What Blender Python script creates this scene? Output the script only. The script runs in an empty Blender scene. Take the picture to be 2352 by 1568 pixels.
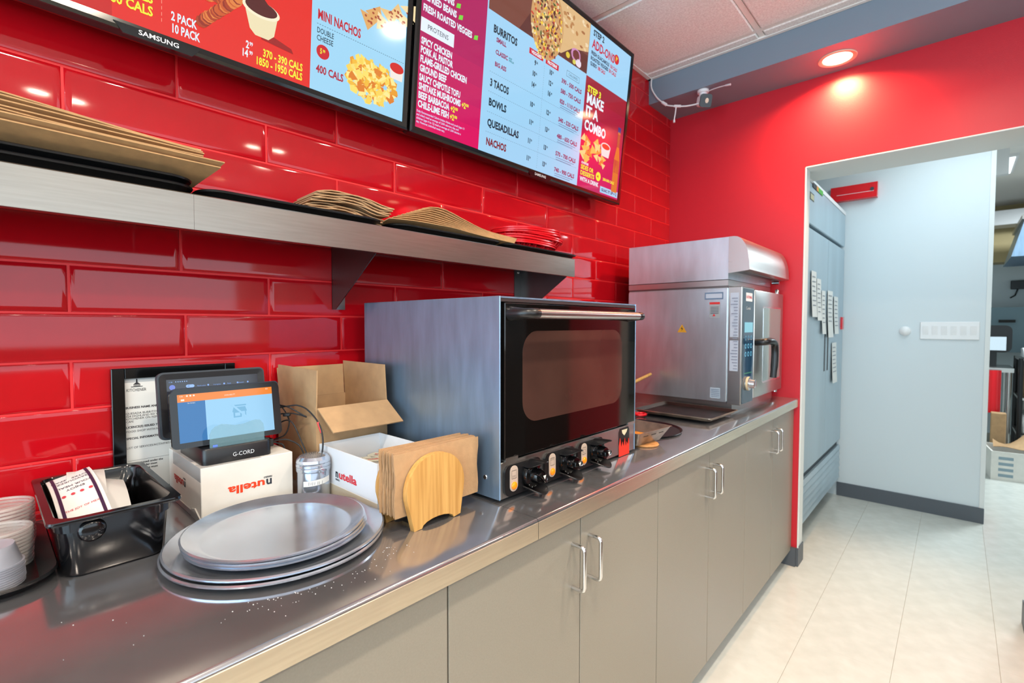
import bpy, bmesh, math, random
from mathutils import Vector, Matrix
random.seed(7)
PI = math.pi
scene = bpy.context.scene
COL = scene.collection

# ------------------------------------------------------------------ camera
F_PX, HEAD, PITCH, ROLL = 1118.015, math.radians(47.524), math.radians(-2.033), math.radians(0.063)
CAM = Vector((0.0, -1.3557, 1.3055))
fwd = Vector((math.sin(HEAD) * math.cos(PITCH), math.cos(HEAD) * math.cos(PITCH), math.sin(PITCH)))
rgt = Vector((math.cos(HEAD), -math.sin(HEAD), 0)); upv = rgt.cross(fwd)
rgt, upv = math.cos(ROLL) * rgt + math.sin(ROLL) * upv, -math.sin(ROLL) * rgt + math.cos(ROLL) * upv
cam_data = bpy.data.cameras.new('camera'); cam = bpy.data.objects.new('camera', cam_data); COL.objects.link(cam)
cam_data.sensor_width = 36; cam_data.lens = F_PX / 2352 * 36; cam_data.clip_start = .02
cam.matrix_world = Matrix(((rgt.x, upv.x, -fwd.x, CAM.x), (rgt.y, upv.y, -fwd.y, CAM.y), (rgt.z, upv.z, -fwd.z, CAM.z), (0, 0, 0, 1)))
cam_data.dof.use_dof = True; cam_data.dof.focus_distance = 1.05; cam_data.dof.aperture_fstop = 5.6
scene.camera = cam
ORD = 'first second third fourth fifth sixth seventh eighth ninth tenth eleventh twelfth thirteenth fourteenth fifteenth sixteenth seventeenth eighteenth'.split()

# ------------------------------------------------------------------ world, daylight, exposure
vs = scene.view_settings
vs.view_transform = 'Standard'; vs.look = 'None'; vs.gamma = 1; vs.use_curve_mapping = False
vs.exposure = 0.0
world = bpy.data.worlds.new('daylight'); scene.world = world; world.use_nodes = True
bgn = world.node_tree.nodes['Background']; bgn.inputs[0].default_value = (.72, .86, 1, 1); bgn.inputs[1].default_value = 1.0
scene.cycles.max_bounces = 7; scene.cycles.diffuse_bounces = 3; scene.cycles.glossy_bounces = 3; scene.cycles.transparent_max_bounces = 24
scene.cycles.sample_clamp_indirect = 6; scene.cycles.caustics_reflective = False; scene.cycles.caustics_refractive = False

def area(name, loc, direction, sx, sy, energy, color, shape='RECTANGLE', spread=PI):
    d = bpy.data.lights.new(name, 'AREA'); d.shape = shape; d.size = sx; d.size_y = sy; d.energy = energy; d.color = color; d.spread = spread
    o = bpy.data.objects.new(name, d); COL.objects.link(o); o.location = loc
    o.rotation_euler = Vector(direction).to_track_quat('-Z', 'Y').to_euler()
    return o
area('daylight_storefront', (-.3, -5.15, 1.50), (0, 1, -.02), 6.4, 2.1, 78, (.80, .91, 1))
area('daylight_side', (-3.65, -2.3, 1.50), (1, 0, -.02), 4.4, 2.1, 175, (.60, .84, 1))
area('hall_panel', (3.72, -1.45, 2.60), (0, 0, -1), .8, .8, 12, (.80, .93, 1))
area('kitchen_panel_light', (6.2, -2.4, 2.62), (0, 0, -1), 1.1, .6, 110, (.84, .95, 1))
WARM = (1, .86, .70)

# ------------------------------------------------------------------ helpers
def lin(c):
    r = []
    for x in c[:3]:
        x /= 255
        r.append(x / 12.92 if x <= .04045 else ((x + .055) / 1.055) ** 2.4)
    return tuple(r) + (1,)
MATS = {}
def mat(name, c, rough=.5, metal=0., var=0., vscale=20, stretch=(1, 1, 1), bump=0., bscale=200, bstretch=(1, 1, 1), spec=.5, rvar=0., emit=None, alpha=1., trans=0., coat=0., aniso=0., c2=None):
    if name in MATS: return MATS[name]
    m = bpy.data.materials.new(name); m.use_nodes = True; nt = m.node_tree; b = nt.nodes['Principled BSDF']
    L = nt.links.new
    b.inputs['Base Color'].default_value = lin(c); b.inputs['Roughness'].default_value = rough; b.inputs['Metallic'].default_value = metal
    b.inputs['Specular IOR Level'].default_value = spec; b.inputs['Alpha'].default_value = alpha
    b.inputs['Transmission Weight'].default_value = trans; b.inputs['Coat Weight'].default_value = coat; b.inputs['Anisotropic'].default_value = aniso
    if emit is not None:
        b.inputs['Emission Color'].default_value = lin(c); b.inputs['Emission Strength'].default_value = emit
    if var or bump or rvar:
        tc = nt.nodes.new('ShaderNodeTexCoord')
        def noise(scale, st, detail=4):
            mp = nt.nodes.new('ShaderNodeMapping'); mp.inputs['Scale'].default_value = st; L(tc.outputs['Object'], mp.inputs['Vector'])
            n = nt.nodes.new('ShaderNodeTexNoise'); n.inputs['Scale'].default_value = scale; n.inputs['Detail'].default_value = detail
            L(mp.outputs['Vector'], n.inputs['Vector']); return n
        if var:
            n = noise(vscale, stretch); r = nt.nodes.new('ShaderNodeValToRGB')
            a = lin([x * (1 - var) for x in c]); z = lin(c2) if c2 else lin([min(255, x * (1 + var)) for x in c])
            r.color_ramp.elements[0].position = .3; r.color_ramp.elements[1].position = .7
            r.color_ramp.elements[0].color = a; r.color_ramp.elements[1].color = z
            L(n.outputs['Fac'], r.inputs['Fac']); L(r.outputs['Color'], b.inputs['Base Color'])
        if rvar:
            n = noise(vscale, stretch); mr = nt.nodes.new('ShaderNodeMapRange'); mr.inputs['To Min'].default_value = max(.01, rough - rvar); mr.inputs['To Max'].default_value = rough + rvar
            L(n.outputs['Fac'], mr.inputs['Value']); L(mr.outputs['Result'], b.inputs['Roughness'])
        if bump:
            n = noise(bscale, bstretch); bp = nt.nodes.new('ShaderNodeBump'); bp.inputs['Strength'].default_value = bump; bp.inputs['Distance'].default_value = .002
            L(n.outputs['Fac'], bp.inputs['Height']); L(bp.outputs['Normal'], b.inputs['Normal'])
    MATS[name] = m; return m
def attr_mat(name, rough, emit=None, spec=.5):
    m = bpy.data.materials.new(name); m.use_nodes = True; nt = m.node_tree; b = nt.nodes['Principled BSDF']
    a = nt.nodes.new('ShaderNodeAttribute'); a.attribute_name = 'Col'
    b.inputs['Roughness'].default_value = rough; b.inputs['Specular IOR Level'].default_value = spec
    if emit is None: nt.links.new(a.outputs['Color'], b.inputs['Base Color'])
    else:
        b.inputs['Base Color'].default_value = (.01, .01, .01, 1)
        nt.links.new(a.outputs['Color'], b.inputs['Emission Color']); b.inputs['Emission Strength'].default_value = emit
    MATS[name] = m; return m

def rr(cx, cy, w, d, r, n=5):
    pts = []
    for qx, qy, a0 in ((1, 1, 0), (-1, 1, 90), (-1, -1, 180), (1, -1, 270)):
        for k in range(n + 1):
            a = math.radians(a0 + 90 * k / n)
            pts.append((cx + qx * (w / 2 - r) + r * math.cos(a), cy + qy * (d / 2 - r) + r * math.sin(a)))
    return pts
def ell(cx, cy, a, b, n=28, ph=0):
    return [(cx + a * math.cos(ph + 2 * PI * k / n), cy + b * math.sin(ph + 2 * PI * k / n)) for k in range(n)]

WM = {}
class MB:
    def __init__(s): s.v = []; s.f = []; s.mi = []; s.c = []; s.m = 0; s.col = (255, 255, 255)
    def add(s, vs_, fs):
        o = len(s.v); s.v += [Vector(p) for p in vs_]
        for f in fs: s.f.append([i + o for i in f]); s.mi.append(s.m); s.c.append(s.col)
        return s
    def box(s, x0, x1, y0, y1, z0, z1, fm=None):
        o = len(s.f)
        s.add([(x0, y0, z0), (x1, y0, z0), (x1, y1, z0), (x0, y1, z0), (x0, y0, z1), (x1, y0, z1), (x1, y1, z1), (x0, y1, z1)],
              [(3, 2, 1, 0), (4, 5, 6, 7), (0, 1, 5, 4), (1, 2, 6, 5), (2, 3, 7, 6), (3, 0, 4, 7)])
        if fm:
            for k, key in enumerate(('-z', '+z', '-y', '+x', '+y', '-x')):
                if key in fm: s.mi[o + k] = fm[key]
        return s
    def bbox(s, x0, x1, y0, y1, z0, z1, bev=.004, seg=2):
        bm = bmesh.new(); bmesh.ops.create_cube(bm, size=1)
        for v in bm.verts: v.co = Vector(((x0 + x1) / 2 + v.co.x * (x1 - x0), (y0 + y1) / 2 + v.co.y * (y1 - y0), (z0 + z1) / 2 + v.co.z * (z1 - z0)))
        bmesh.ops.bevel(bm, geom=bm.edges[:], offset=bev, segments=seg, affect='EDGES', profile=.5)
        bm.verts.index_update()
        s.add([v.co.copy() for v in bm.verts], [[v.index for v in f.verts] for f in bm.faces]); bm.free(); return s
    def loft(s, rings, cap0=True, cap1=True, close=True):
        n = len(rings[0]); vs_ = [p for r in rings for p in r]; fs = []
        for i in range(len(rings) - 1):
            for j in range(n if close else n - 1):
                k = (j + 1) % n; fs.append((i * n + j, i * n + k, (i + 1) * n + k, (i + 1) * n + j))
        if cap0: fs.append(tuple(range(n))[::-1])
        if cap1: fs.append(tuple((len(rings) - 1) * n + j for j in range(n)))
        return s.add(vs_, fs)
    def lathe(s, prof, c=(0, 0, 0), n=24, axis='z', cap0=True, cap1=True):
        rings = []
        for r, h in prof:
            ring = []
            for k in range(n):
                a = 2 * PI * k / n; u, v = r * math.cos(a), r * math.sin(a)
                ring.append((c[0] + u, c[1] + v, c[2] + h) if axis == 'z' else (c[0] + u, c[1] - h, c[2] + v) if axis == 'y' else (c[0] + h, c[1] + u, c[2] + v))
            rings.append(ring)
        return s.loft(rings, cap0, cap1)
    def tube(s, pts, r, n=8, caps=True):
        P = [Vector(p) for p in pts]; rings = []; nv = None
        for i, p in enumerate(P):
            t = (P[min(i + 1, len(P) - 1)] - P[max(i - 1, 0)]).normalized()
            if nv is None:
                nv = t.cross(Vector((0, 0, 1)))
                if nv.length < .1: nv = t.cross(Vector((1, 0, 0)))
            nv = (nv - t * nv.dot(t)).normalized(); b = t.cross(nv)
            rad = r[i] if isinstance(r, (list, tuple)) else r
            rings.append([p + rad * (math.cos(2 * PI * k / n) * nv + math.sin(2 * PI * k / n) * b) for k in range(n)])
        return s.loft(rings, caps, caps)
    def prism(s, poly, o, U, V, d):
        o, U, V = Vector(o), Vector(U), Vector(V); N = U.cross(V).normalized(); n = len(poly)
        a = [o + U * p[0] + V * p[1] for p in poly]; b = [p + N * d for p in a]
        fs = [tuple(range(n))[::-1], tuple(n + k for k in range(n))]
        for k in range(n): fs.append((k, (k + 1) % n, n + (k + 1) % n, n + k))
        return s.add(a + b, fs)
    def flat(s, poly, o, U, V, off=0.):
        o, U, V = Vector(o), Vector(U), Vector(V); o = o + U.cross(V).normalized() * off
        return s.add([o + U * p[0] + V * p[1] for p in poly], [tuple(range(len(poly)))])
    def text(s, txt, x, y, h, o, U, V, off=.0004, w=None, sx=.8, bold=.0, align='L'):
        cu = bpy.data.curves.new('t', 'FONT'); cu.body = txt; cu.size = 1; cu.offset = bold; cu.resolution_u = 2; cu.space_line = .95
        ob = bpy.data.objects.new('t', cu); me = ob.to_mesh()
        vv = [(q.co.x, q.co.y) for q in me.vertices]; ff = [tuple(p.vertices) for p in me.polygons]
        ob.to_mesh_clear(); bpy.data.objects.remove(ob); bpy.data.curves.remove(cu)
        if not vv: return s
        W = max(q[0] for q in vv); k = h / .71
        kx = (w / W) if w else k * sx
        x0 = x - (W * kx / 2 if align == 'C' else W * kx if align == 'R' else 0)
        o, U, V = Vector(o), Vector(U), Vector(V); N = U.cross(V).normalized()
        return s.add([o + U * (x0 + a * kx) + V * (y + b * k) + N * off for a, b in vv], ff)
    def rot(s, ang, axis, piv, start=0):
        M = Matrix.Translation(Vector(piv)) @ Matrix.Rotation(ang, 4, axis) @ Matrix.Translation(-Vector(piv))
        for i in range(start, len(s.v)): s.v[i] = M @ s.v[i]
        return s
    def mesh(s, name, mats, smooth=None, M=None, col=False):
        me = bpy.data.meshes.new(name)
        vv = [M @ p for p in s.v] if M is not None else s.v
        me.from_pydata([tuple(p) for p in vv], [], s.f)
        for m in (mats if isinstance(mats, (list, tuple)) else [mats]): me.materials.append(MATS[m] if isinstance(m, str) else m)
        me.polygons.foreach_set('material_index', s.mi)
        if col:
            at = me.color_attributes.new('Col', 'FLOAT_COLOR', 'CORNER')
            for p, c in zip(me.polygons, s.c):
                for li in p.loop_indices: at.data[li].color = lin(c)
        if smooth is not None:
            bm = bmesh.new(); bm.from_mesh(me); th = math.radians(smooth)
            for f in bm.faces: f.smooth = True
            for e in bm.edges:
                if len(e.link_faces) == 2 and e.calc_face_angle(0) > th: e.smooth = False
            bm.to_mesh(me); bm.free()
        me.update(); return me
    def build(s, name, mats, parent=None, smooth=None, loc=None, col=False):
        """links the shape as ONE object; vertices are given in world space"""
        if parent is not None:
            M = WM[parent]; me = s.mesh(name, mats, smooth, M.inverted(), col); ob = bpy.data.objects.new(name, me); ob.parent = parent; WM[ob] = M
        else:
            M = Matrix.Translation(Vector(loc)) if loc is not None else Matrix.Identity(4)
            me = s.mesh(name, mats, smooth, M.inverted(), col); ob = bpy.data.objects.new(name, me); ob.matrix_world = M; WM[ob] = M
        COL.objects.link(ob); return ob
def tag(o, label, cat, group=None, kind=None):
    o['label'] = label; o['category'] = cat
    if group: o['group'] = group
    if kind: o['kind'] = kind
    return o
def struct(o): o['kind'] = 'structure'; return o
def thing(name, label, cat, loc, group=None, rotz=0):
    o = bpy.data.objects.new(name, None); COL.objects.link(o); o.empty_display_size = .05
    M = Matrix.Translation(Vector(loc)) @ Matrix.Rotation(rotz, 4, 'Z'); o.matrix_world = M; WM[o] = M
    return tag(o, label, cat, group)
def copy_of(o, loc, label=None, rot=None, parent=None):
    c = o.copy(); COL.objects.link(c); c.location = loc
    if rot is not None: c.rotation_euler = rot
    if label: c['label'] = label
    if parent is not None: c.parent = parent
    return c
def smoothpath(pts, n=6):
    P = [Vector(p) for p in pts]; out = []
    for i in range(len(P) - 1):
        p0, p1, p2, p3 = P[max(i - 1, 0)], P[i], P[i + 1], P[min(i + 2, len(P) - 1)]
        for k in range(n):
            t = k / n; out.append(.5 * ((2 * p1) + (p2 - p0) * t + (2 * p0 - 5 * p1 + 4 * p2 - p3) * t * t + (3 * p1 - p0 - 3 * p2 + p3) * t ** 3))
    return out + [P[-1]]
X_, Y_, Z_ = Vector((1, 0, 0)), Vector((0, 1, 0)), Vector((0, 0, 1))

# ------------------------------------------------------------------ materials
mat('tile_red', (190, 14, 26), .06, spec=.45, var=.05, vscale=6, bump=.012, bscale=9)
mat('grout_red', (236, 40, 44), .5)
mat('paint_red', (204, 36, 50), .38, bump=.15, bscale=260)
mat('paint_white', (226, 230, 228), .45)
mat('paint_hall', (214, 224, 228), .5, bump=.1, bscale=120)
mat('paint_grey', (124, 140, 154), .4)
mat('ceil_panel', (246, 240, 236), .9, var=.06, vscale=130, bump=.6, bscale=160)
mat('ceil_grid', (244, 240, 234), .5)
mat('floor_tile', (211, 213, 205), .22, var=.025, vscale=14, rvar=.08, c2=(217, 219, 212))
mat('floor_gap', (172, 166, 150), .6)
mat('rubber_base', (84, 90, 97), .45)
mat('laminate', (140, 134, 122), .38, var=.02, vscale=300)
mat('cab_dark', (30, 28, 26), .6)
mat('steel', (196, 194, 190), .30, 1, rvar=.05, vscale=14, stretch=(1, 1, 30))
mat('steel_side', (150, 178, 206), .40, .8, var=.05, vscale=7, stretch=(6, 6, 1), rvar=.05)  # blue of reflected daylight put into the steel's base colour
mat('steel_counter', (180, 179, 182), .13, .86, var=.07, vscale=5, rvar=.05)
mat('steel_edge_lit', (224, 212, 190), .27, .9, var=.03, vscale=10, stretch=(1, 20, 20))  # lit copy of the counter steel, warm floor reflection put into its colour
mat('steel_lip', (150, 145, 137), .30, .92, var=.03, vscale=10, stretch=(1, 20, 20))
mat('steel_combi', (206, 216, 224), .30, .82, var=.03, vscale=6, stretch=(5, 5, 1), rvar=.04)
mat('steel_dark', (120, 116, 114), .35, 1)
mat('aluminium', (196, 204, 216), .19, .80, var=.05, vscale=18, rvar=.07)
mat('chrome', (220, 220, 220), .2, 1)
mat('black_plastic', (20, 20, 22), .32)
mat('black_gloss', (10, 10, 11), .12)
mat('black_rubber', (30, 30, 33), .6)
mat('oven_glass', (14, 11, 10), .05, spec=.7)
mat('oven_window', (66, 44, 38), .08, spec=.65, var=.14, vscale=5)
mat('kraft', (188, 146, 98), .8, var=.05, vscale=50)
mat('kraft_dark', (166, 122, 76), .8, var=.05, vscale=50)
mat('napkin', (186, 148, 108), .9, var=.03, vscale=60, bump=.3, bscale=220)
mat('cardboard', (186, 150, 110), .8, var=.04, vscale=30)
mat('white_card', (228, 224, 216), .6, var=.02, vscale=20)
mat('white_paper', (232, 232, 228), .7)
mat('bamboo', (210, 152, 78), .45, var=.10, vscale=16, stretch=(9, 9, .35), c2=(222, 172, 100))
mat('red_plastic', (226, 24, 36), .22)
mat('white_plastic', (236, 236, 236), .35)
mat('clear_plastic', (216, 210, 206), .10, alpha=.15)
mat('milky_plastic', (196, 200, 212), .3, alpha=.42)
mat('clear_tint', (140, 180, 190), .08, alpha=.3)
mat('orange_lamp', (240, 130, 10), .2, emit=.5)
mat('beige_plate', (196, 176, 160), .4)
mat('lamp_lens', (255, 232, 190), .4, emit=9)
mat('lamp_ring', (236, 206, 180), .4)
mat('led_panel', (240, 250, 255), .5, emit=2.2)
mat('cork', (204, 140, 80), .7, var=.1, vscale=60)
mat('pan_dark', (62, 52, 48), .35, .8, var=.2, vscale=9)
mat('cookie_black', (34, 34, 38), .3, .4)
mat('steel_worn', (172, 158, 142), .4, .85, var=.15, vscale=22)
mat('fridge_steel', (178, 196, 206), .40, .45, var=.03, vscale=5, stretch=(1, 1, .2))
mat('fridge_dark', (54, 60, 66), .5)
mat('tan_wood', (196, 176, 128), .6)
attr_mat('screen_px', .08, 1.0, .5)
attr_mat('print', .55)

# ================================================================== THE SETTING
XE, DOORY, DOORZ, CEIL, SOFX, SOFZ = 2.949, -.7457, 2.13, 2.7158, 2.656, 2.579
# floor: slab and the vinyl tiles in view
floor = struct(MB().box(-3.6, 8.4, -5.1, .1, -.10, -.002).build('floor', 'floor_gap'))
t0 = MB().box(-.1519, .1519, -.1497, .1497, -.002, 0).mesh('floor_tile', 'floor_tile')
YL = -.903
for i in range(22):
    for j in range(-1, 7):
        o = bpy.data.objects.new('floor_tile', t0); COL.objects.link(o); o.parent = floor
        o.location = (.6 + .304 * i, YL - .3008 * j + .1504 - .3008, 0)
        o.scale = (1, 1, 1)
struct(MB().box(-3.6, .44, -5.1, .1, -.002, -.0005).build('floor_front', 'floor_tile'))

# tiled wall
wall_back = struct(MB().box(-1.6, XE, .0022, .12, -.002, 2.92).build('wall_back', 'grout_red'))
TW, TH, TX0, TZ0, G = .3962, .1004, .1255, 1.8298, .0046
tile_cache = {}
def tile_mesh(w, h):
    key = (round(w, 3), round(h, 3))
    if key not in tile_cache:
        R_ = lambda i_, y: [(-w / 2 + i_, y, -h / 2 + i_), (w / 2 - i_, y, -h / 2 + i_), (w / 2 - i_, y, h / 2 - i_), (-w / 2 + i_, y, h / 2 - i_)]
        c_ = min(.012, h * .3, w * .3)
        tile_cache[key] = MB().loft([R_(0, .009), R_(0, .0020), R_(.0007, .0010), R_(.0020, .00042), R_(c_, 0)], True, True).mesh('tile', 'tile_red', 60)
    return tile_cache[key]
for j in range(-9, 10):
    zt, zb = min(TZ0 - TH * j - G / 2, CEIL), max(TZ0 - TH * (j + 1) + G / 2, .912)
    if zt - zb < .006: continue
    off = 0 if j % 2 == 0 else .5
    if j in (5,): off += .018
    for i in range(-4, 9):
        x0, x1 = TX0 + TW * (i + off) + G / 2, TX0 + TW * (i + 1 + off) - G / 2
        x0, x1 = max(x0, -1.59), min(x1, XE - .002)
        if x1 - x0 < .012: continue
        o = bpy.data.objects.new('tile', tile_mesh(x1 - x0, zt - zb)); COL.objects.link(o); o.parent = wall_back
        o.location = ((x0 + x1) / 2, random.uniform(-.0003, .0003), (zt + zb) / 2)
        o.rotation_euler = (random.uniform(-.0018, .0018), 0, random.uniform(-.0012, .0012))

# red end wall with the doorway, soffit above it
w = MB(); R, Wt = 0, 1
w.box(XE, 3.055, DOORY, .12, .10, 2.92, {'-y': Wt, '+x': Wt})
w.box(XE, 3.055, -1.60, DOORY, DOORZ, 2.92, {'-z': Wt, '+x': Wt})
w.box(XE, 3.055, -5.1, -1.60, .10, 2.92, {'+y': Wt, '+x': Wt})
wall_right = struct(w.build('wall_right', ['paint_red', 'paint_white']))
e = MB().tube([(XE + .003, DOORY - .0005, .10), (XE + .003, DOORY - .0005, DOORZ - .001)], .0045, 8).tube([(XE + .003, DOORY - .0005, DOORZ - .001), (XE + .003, -1.60, DOORZ - .001)], .0045, 8)
struct(e.build('trim_1', 'paint_white', None, 60))
b = MB().box(XE - .006, 3.06, DOORY - .006, -.74, 0, .10).box(XE - .006, 3.06, -5.0, -1.594, 0, .10)
b.box(2.93, XE, -.74, -.64, 0, .10)
struct(b.build('baseboard_right', 'rubber_base'))
struct(MB().box(3.06, 3.28, -2.2, -.60, DOORZ + .004, 2.62).build('trim_2', 'paint_white'))
struct(MB().box(SOFX, XE - .0005, -5.1, .006, SOFZ, 2.92).build('wall_soffit', 'paint_grey'))

# ceiling grid with panels
ceiling = struct(MB().box(-3.6, SOFX - .001, -5.1, .1, CEIL + .012, 2.92).build('ceiling', 'ceil_grid'))
gm = MB()
gx = [2.575 - .61 * k for k in range(8)]; gy = [-.61 * k for k in range(0, 7)]
pm = MB().bbox(-.289, .289, -.289, .289, CEIL + .001, CEIL + .014, .005, 1).mesh('ceiling_panel', 'ceil_panel', 30)
pe = MB().bbox(-.026, .026, -.289, .289, CEIL + .001, CEIL + .014, .005, 1).mesh('ceiling_panel', 'ceil_panel', 30)
for y in gy[1:]:
    gm.box(gx[-1], SOFX - .002, y - .012, y + .012, CEIL + .006, CEIL + .0125)
for x in gx:
    gm.box(x - .012, x + .012, gy[-1], 0, CEIL + .0058, CEIL + .0125)
gm.box(gx[-1], SOFX - .002, -.022, 0, CEIL - .002, CEIL + .0125).box(SOFX - .02, SOFX - .002, gy[-1], 0, CEIL - .002, CEIL + .0124)
gm.build('grid', 'ceil_grid', ceiling)
for x in gx[:-1]:
    for y in gy[:-1]:
        o = bpy.data.objects.new('ceiling_panel', pm); COL.objects.link(o); o.parent = ceiling; o.location = (x - .305, y - .305, 0)
for y in gy[:-1]:
    o = bpy.data.objects.new('ceiling_panel', pe); COL.objects.link(o); o.parent = ceiling; o.location = (2.612, y - .305, 0)

# the part of the room behind the camera: window walls and the low serving partition
f = MB()
f.box(-3.6, XE, -5.1, -5.0, 0, .44).box(-3.6, XE, -5.1, -5.0, 2.56, 2.92)
for x in (-3.6, -1.2, 2.2): f.box(x, x + .10 if x < 2 else XE, -5.1, -5.0, .44, 2.56)
struct(f.build('wall_front', 'paint_white'))
f = MB()
f.box(-3.6, -3.5, -5, .1, 0, .44).box(-3.6, -3.5, -5, .1, 2.56, 2.92).box(-3.6, -3.5, -.1, .1, .44, 2.56).box(-3.6, -3.5, -5, -4.5, .44, 2.56).box(-3.6, -3.5, -2.26, -2.18, .44, 2.56)
struct(f.build('wall_left', 'paint_white'))
struct(MB().box(-3.5, -1.6, 0, .12, 0, 2.92).build('wall_back_left', 'paint_red'))
struct(MB().box(2.45, XE - .007, -3.3, -2.02, 0, 2.1).build('wall_dark_block', 'cab_dark'))  # unseen dark block added for its reflection in the oven glass
struct(MB().box(-2.2, 2.2, -2.75, -2.35, 0, 1.12).build('wall_partition', 'laminate'))

# hall and kitchen beyond the doorway
struct(MB().box(4.417, 4.54, -1.505, .1, .0, 2.70).build('wall_hall', 'paint_hall'))
struct(MB().box(4.405, 4.55, -1.512, -.70, 0, .101).build('baseboard_hall', 'rubber_base'))
struct(MB().box(4.412, 4.545, -1.512, -1.488, .101, 2.70).build('trim_3', 'paint_white'))
struct(MB().box(3.055, 4.417, -.02, .1, 0, 2.70).build('wall_hall_back', 'paint_hall'))
struct(MB().box(3.055, 8.4, -4.6, .1, 2.66, 2.75).box(3.055, 3.2, -.72, .1, 2.3, 2.66).build('ceiling_hall', 'ceil_grid'))
struct(MB().box(8.2, 8.3, -4.6, .1, 0, 2.66).build('wall_kitchen', 'paint_hall'))
struct(MB().box(3.055, 8.3, -4.7, -4.6, 0, 2.7).build('wall_hall_right', 'paint_hall'))
struct(MB().box(4.54, 8.3, 0, .1, 0, 2.7).build('wall_kitchen_left', 'paint_hall'))

# ================================================================== CABINETS AND WORKTOP
YD, DW, ZB = -.7163, .4016, .0843
seams = [XE - .004 - DW * (6 - i) for i in range(-2, 7)]
clabels = ['grey laminate base cabinet under the stack of pizza pans', 'grey laminate base cabinet below the napkin holder and the left of the black-fronted oven',
           'grey laminate base cabinet in the middle, between the two handled pairs beside it', 'grey laminate base cabinet at the far end against the red wall']
clabels[2] = 'grey laminate base cabinet under the black-fronted oven, second from the red wall'
clabels[1] = 'grey laminate base cabinet with the largest-looking handles, below the napkin holder'
for k in range(4):
    x0, x1, x2 = seams[2 * k], seams[2 * k + 1], seams[2 * k + 2]
    t = thing('base_cabinet', clabels[k], 'cabinet', ((x0 + x2) / 2, -.35, 0), 'grey laminate base cabinets')
    MB().box(x0 + .002, x2 - .002, YD + .022, -.004, ZB + .003, .862).build('body', 'cab_dark', t)
    MB().box(x0 + .001, x2 - .001, -.64, -.60, .0, ZB + .003).build('toe_kick', 'rubber_base', t)
    for s, (a, b_) in enumerate(((x0, x1), (x1, x2))):
        d = MB().bbox(a + .0016, b_ - .0016, YD, YD + .02, ZB, .860, .0012, 1).build('door', 'laminate', t)
        hx = x1 + (-.034 if s == 0 else .034); pts = []
        zt, zb = .803, .702
        path = [(hx, YD + .002, zt)] + [(hx, YD - .034 + .010 * (1 - math.sin(a_)), zt - .010 * (1 - math.cos(a_))) for a_ in [math.radians(q) for q in (0, 30, 60, 90)]]
        path += [(hx, YD - .034 + .010 * (1 - math.sin(a_)), zb + .010 * (1 - math.cos(a_))) for a_ in [math.radians(q) for q in (90, 60, 30, 0)]] + [(hx, YD + .002, zb)]
        MB().tube(path, .0048, 10).build('handle', 'chrome', d, 50)

CT, CF = .91, -.7357
wt = thing('worktop', 'long stainless steel worktop with a folded front edge along the tiled wall', 'worktop', (.9, -.37, CT - .045))
def slab(x0, x1):
    prof = [(-.0005, CT), (CF + .006, CT), (CF + .002, CT - .0015), (CF, CT - .006), (CF, CT - .042), (CF + .012, CT - .042), (CF + .012, CT - .02), (-.0005, CT - .02)]
    m = MB(); m.loft([[(x0, y, z) for y, z in prof], [(x1, y, z) for y, z in prof]]); return m
for xa, xb in ((-1.3, .7562), (.7576, XE - .001)):
    pn = slab(xa, xb).build('steel_panel', 'steel_counter', wt, 50)
    MB().loft([[(x, y, z) for y, z in ((CF, CT - .007), (CF - .0006, CT - .008), (CF - .0006, CT - .0425), (CF + .012, CT - .0425), (CF + .012, CT - .042), (CF, CT - .042))] for x in (xa, xb)]).build('front_edge', 'steel_edge_lit', pn)  # thin overlay on the same folded sheet, carries the painted floor reflection

# crumbs of salt by the pans
cr = MB()
for k in range(95):
    a = random.uniform(-2.3, -.9); r = .2 + abs(random.gauss(0, .022)); s_ = random.uniform(.0002, .0006)
    x, y = .36 + r * math.cos(a), -.455 + r * math.sin(a)
    if k > 70: x, y = random.uniform(.05, .6), random.uniform(-.70, -.36)
    if y < CF + .012 or math.hypot(x - .36, y + .455) < .186: continue
    if y > -.4 and x < .24: continue
    cr.box(x - s_, x + s_, y - s_, y + s_, CT, CT + s_)
tag(cr.build('crumbs', 'white_plastic'), 'white salt grains scattered on the steel worktop near the pizza pans', 'crumbs', None, 'stuff')

# ================================================================== WALL SHELF
SZ, SY, SXR = 1.557, -.26, 1.5545
sh = thing('wall_shelf', 'long stainless steel wall shelf on triangular brackets over the worktop', 'shelf', (.5, -.02, SZ))
prof = [(-.002, SZ), (SY + .002, SZ), (SY, SZ - .002), (SY, SZ - .069), (SY + .012, SZ - .069), (SY + .012, SZ - .0675), (SY + .0015, SZ - .0675), (SY + .0015, SZ - .0015), (-.002, SZ - .0015)]
MB().loft([[(x, y, z) for y, z in prof] for x in (-1.2, .285)]).build('shelf_plate', 'steel_lip', sh, 30)
MB().loft([[(x, y, z) for y, z in prof] for x in (.2854, SXR)]).build('shelf_plate', 'steel_lip', sh, 30)
for bx, side in ((.698, 1), (1.534, -1), (-.4, 1)):
    br = MB().prism([(-.002, SZ - .0016), (-.248, SZ - .0016), (-.248, SZ - .060), (-.022, 1.348), (-.002, 1.348)], (bx, 0, 0), Y_, Z_, .0025)
    br.box(*((bx, bx + .04) if side > 0 else (bx - .042, bx)), -.0035, -.001, 1.348, SZ - .0016)
    br = br.build('bracket', 'steel_dark', sh)
    for bz in (1.385, 1.52):
        MB().lathe([(.006, 0), (.006, .003), (.003, .005)], (bx + side * .02, -.0035, bz), 10, 'y').build('bolt', 'chrome', br, 40)
    MB().lathe([(.0055, 0), (.0055, -.003), (.003, -.005)], (bx, -.035, 1.535), 10, 'x').build('bolt', 'chrome', br, 40)

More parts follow.
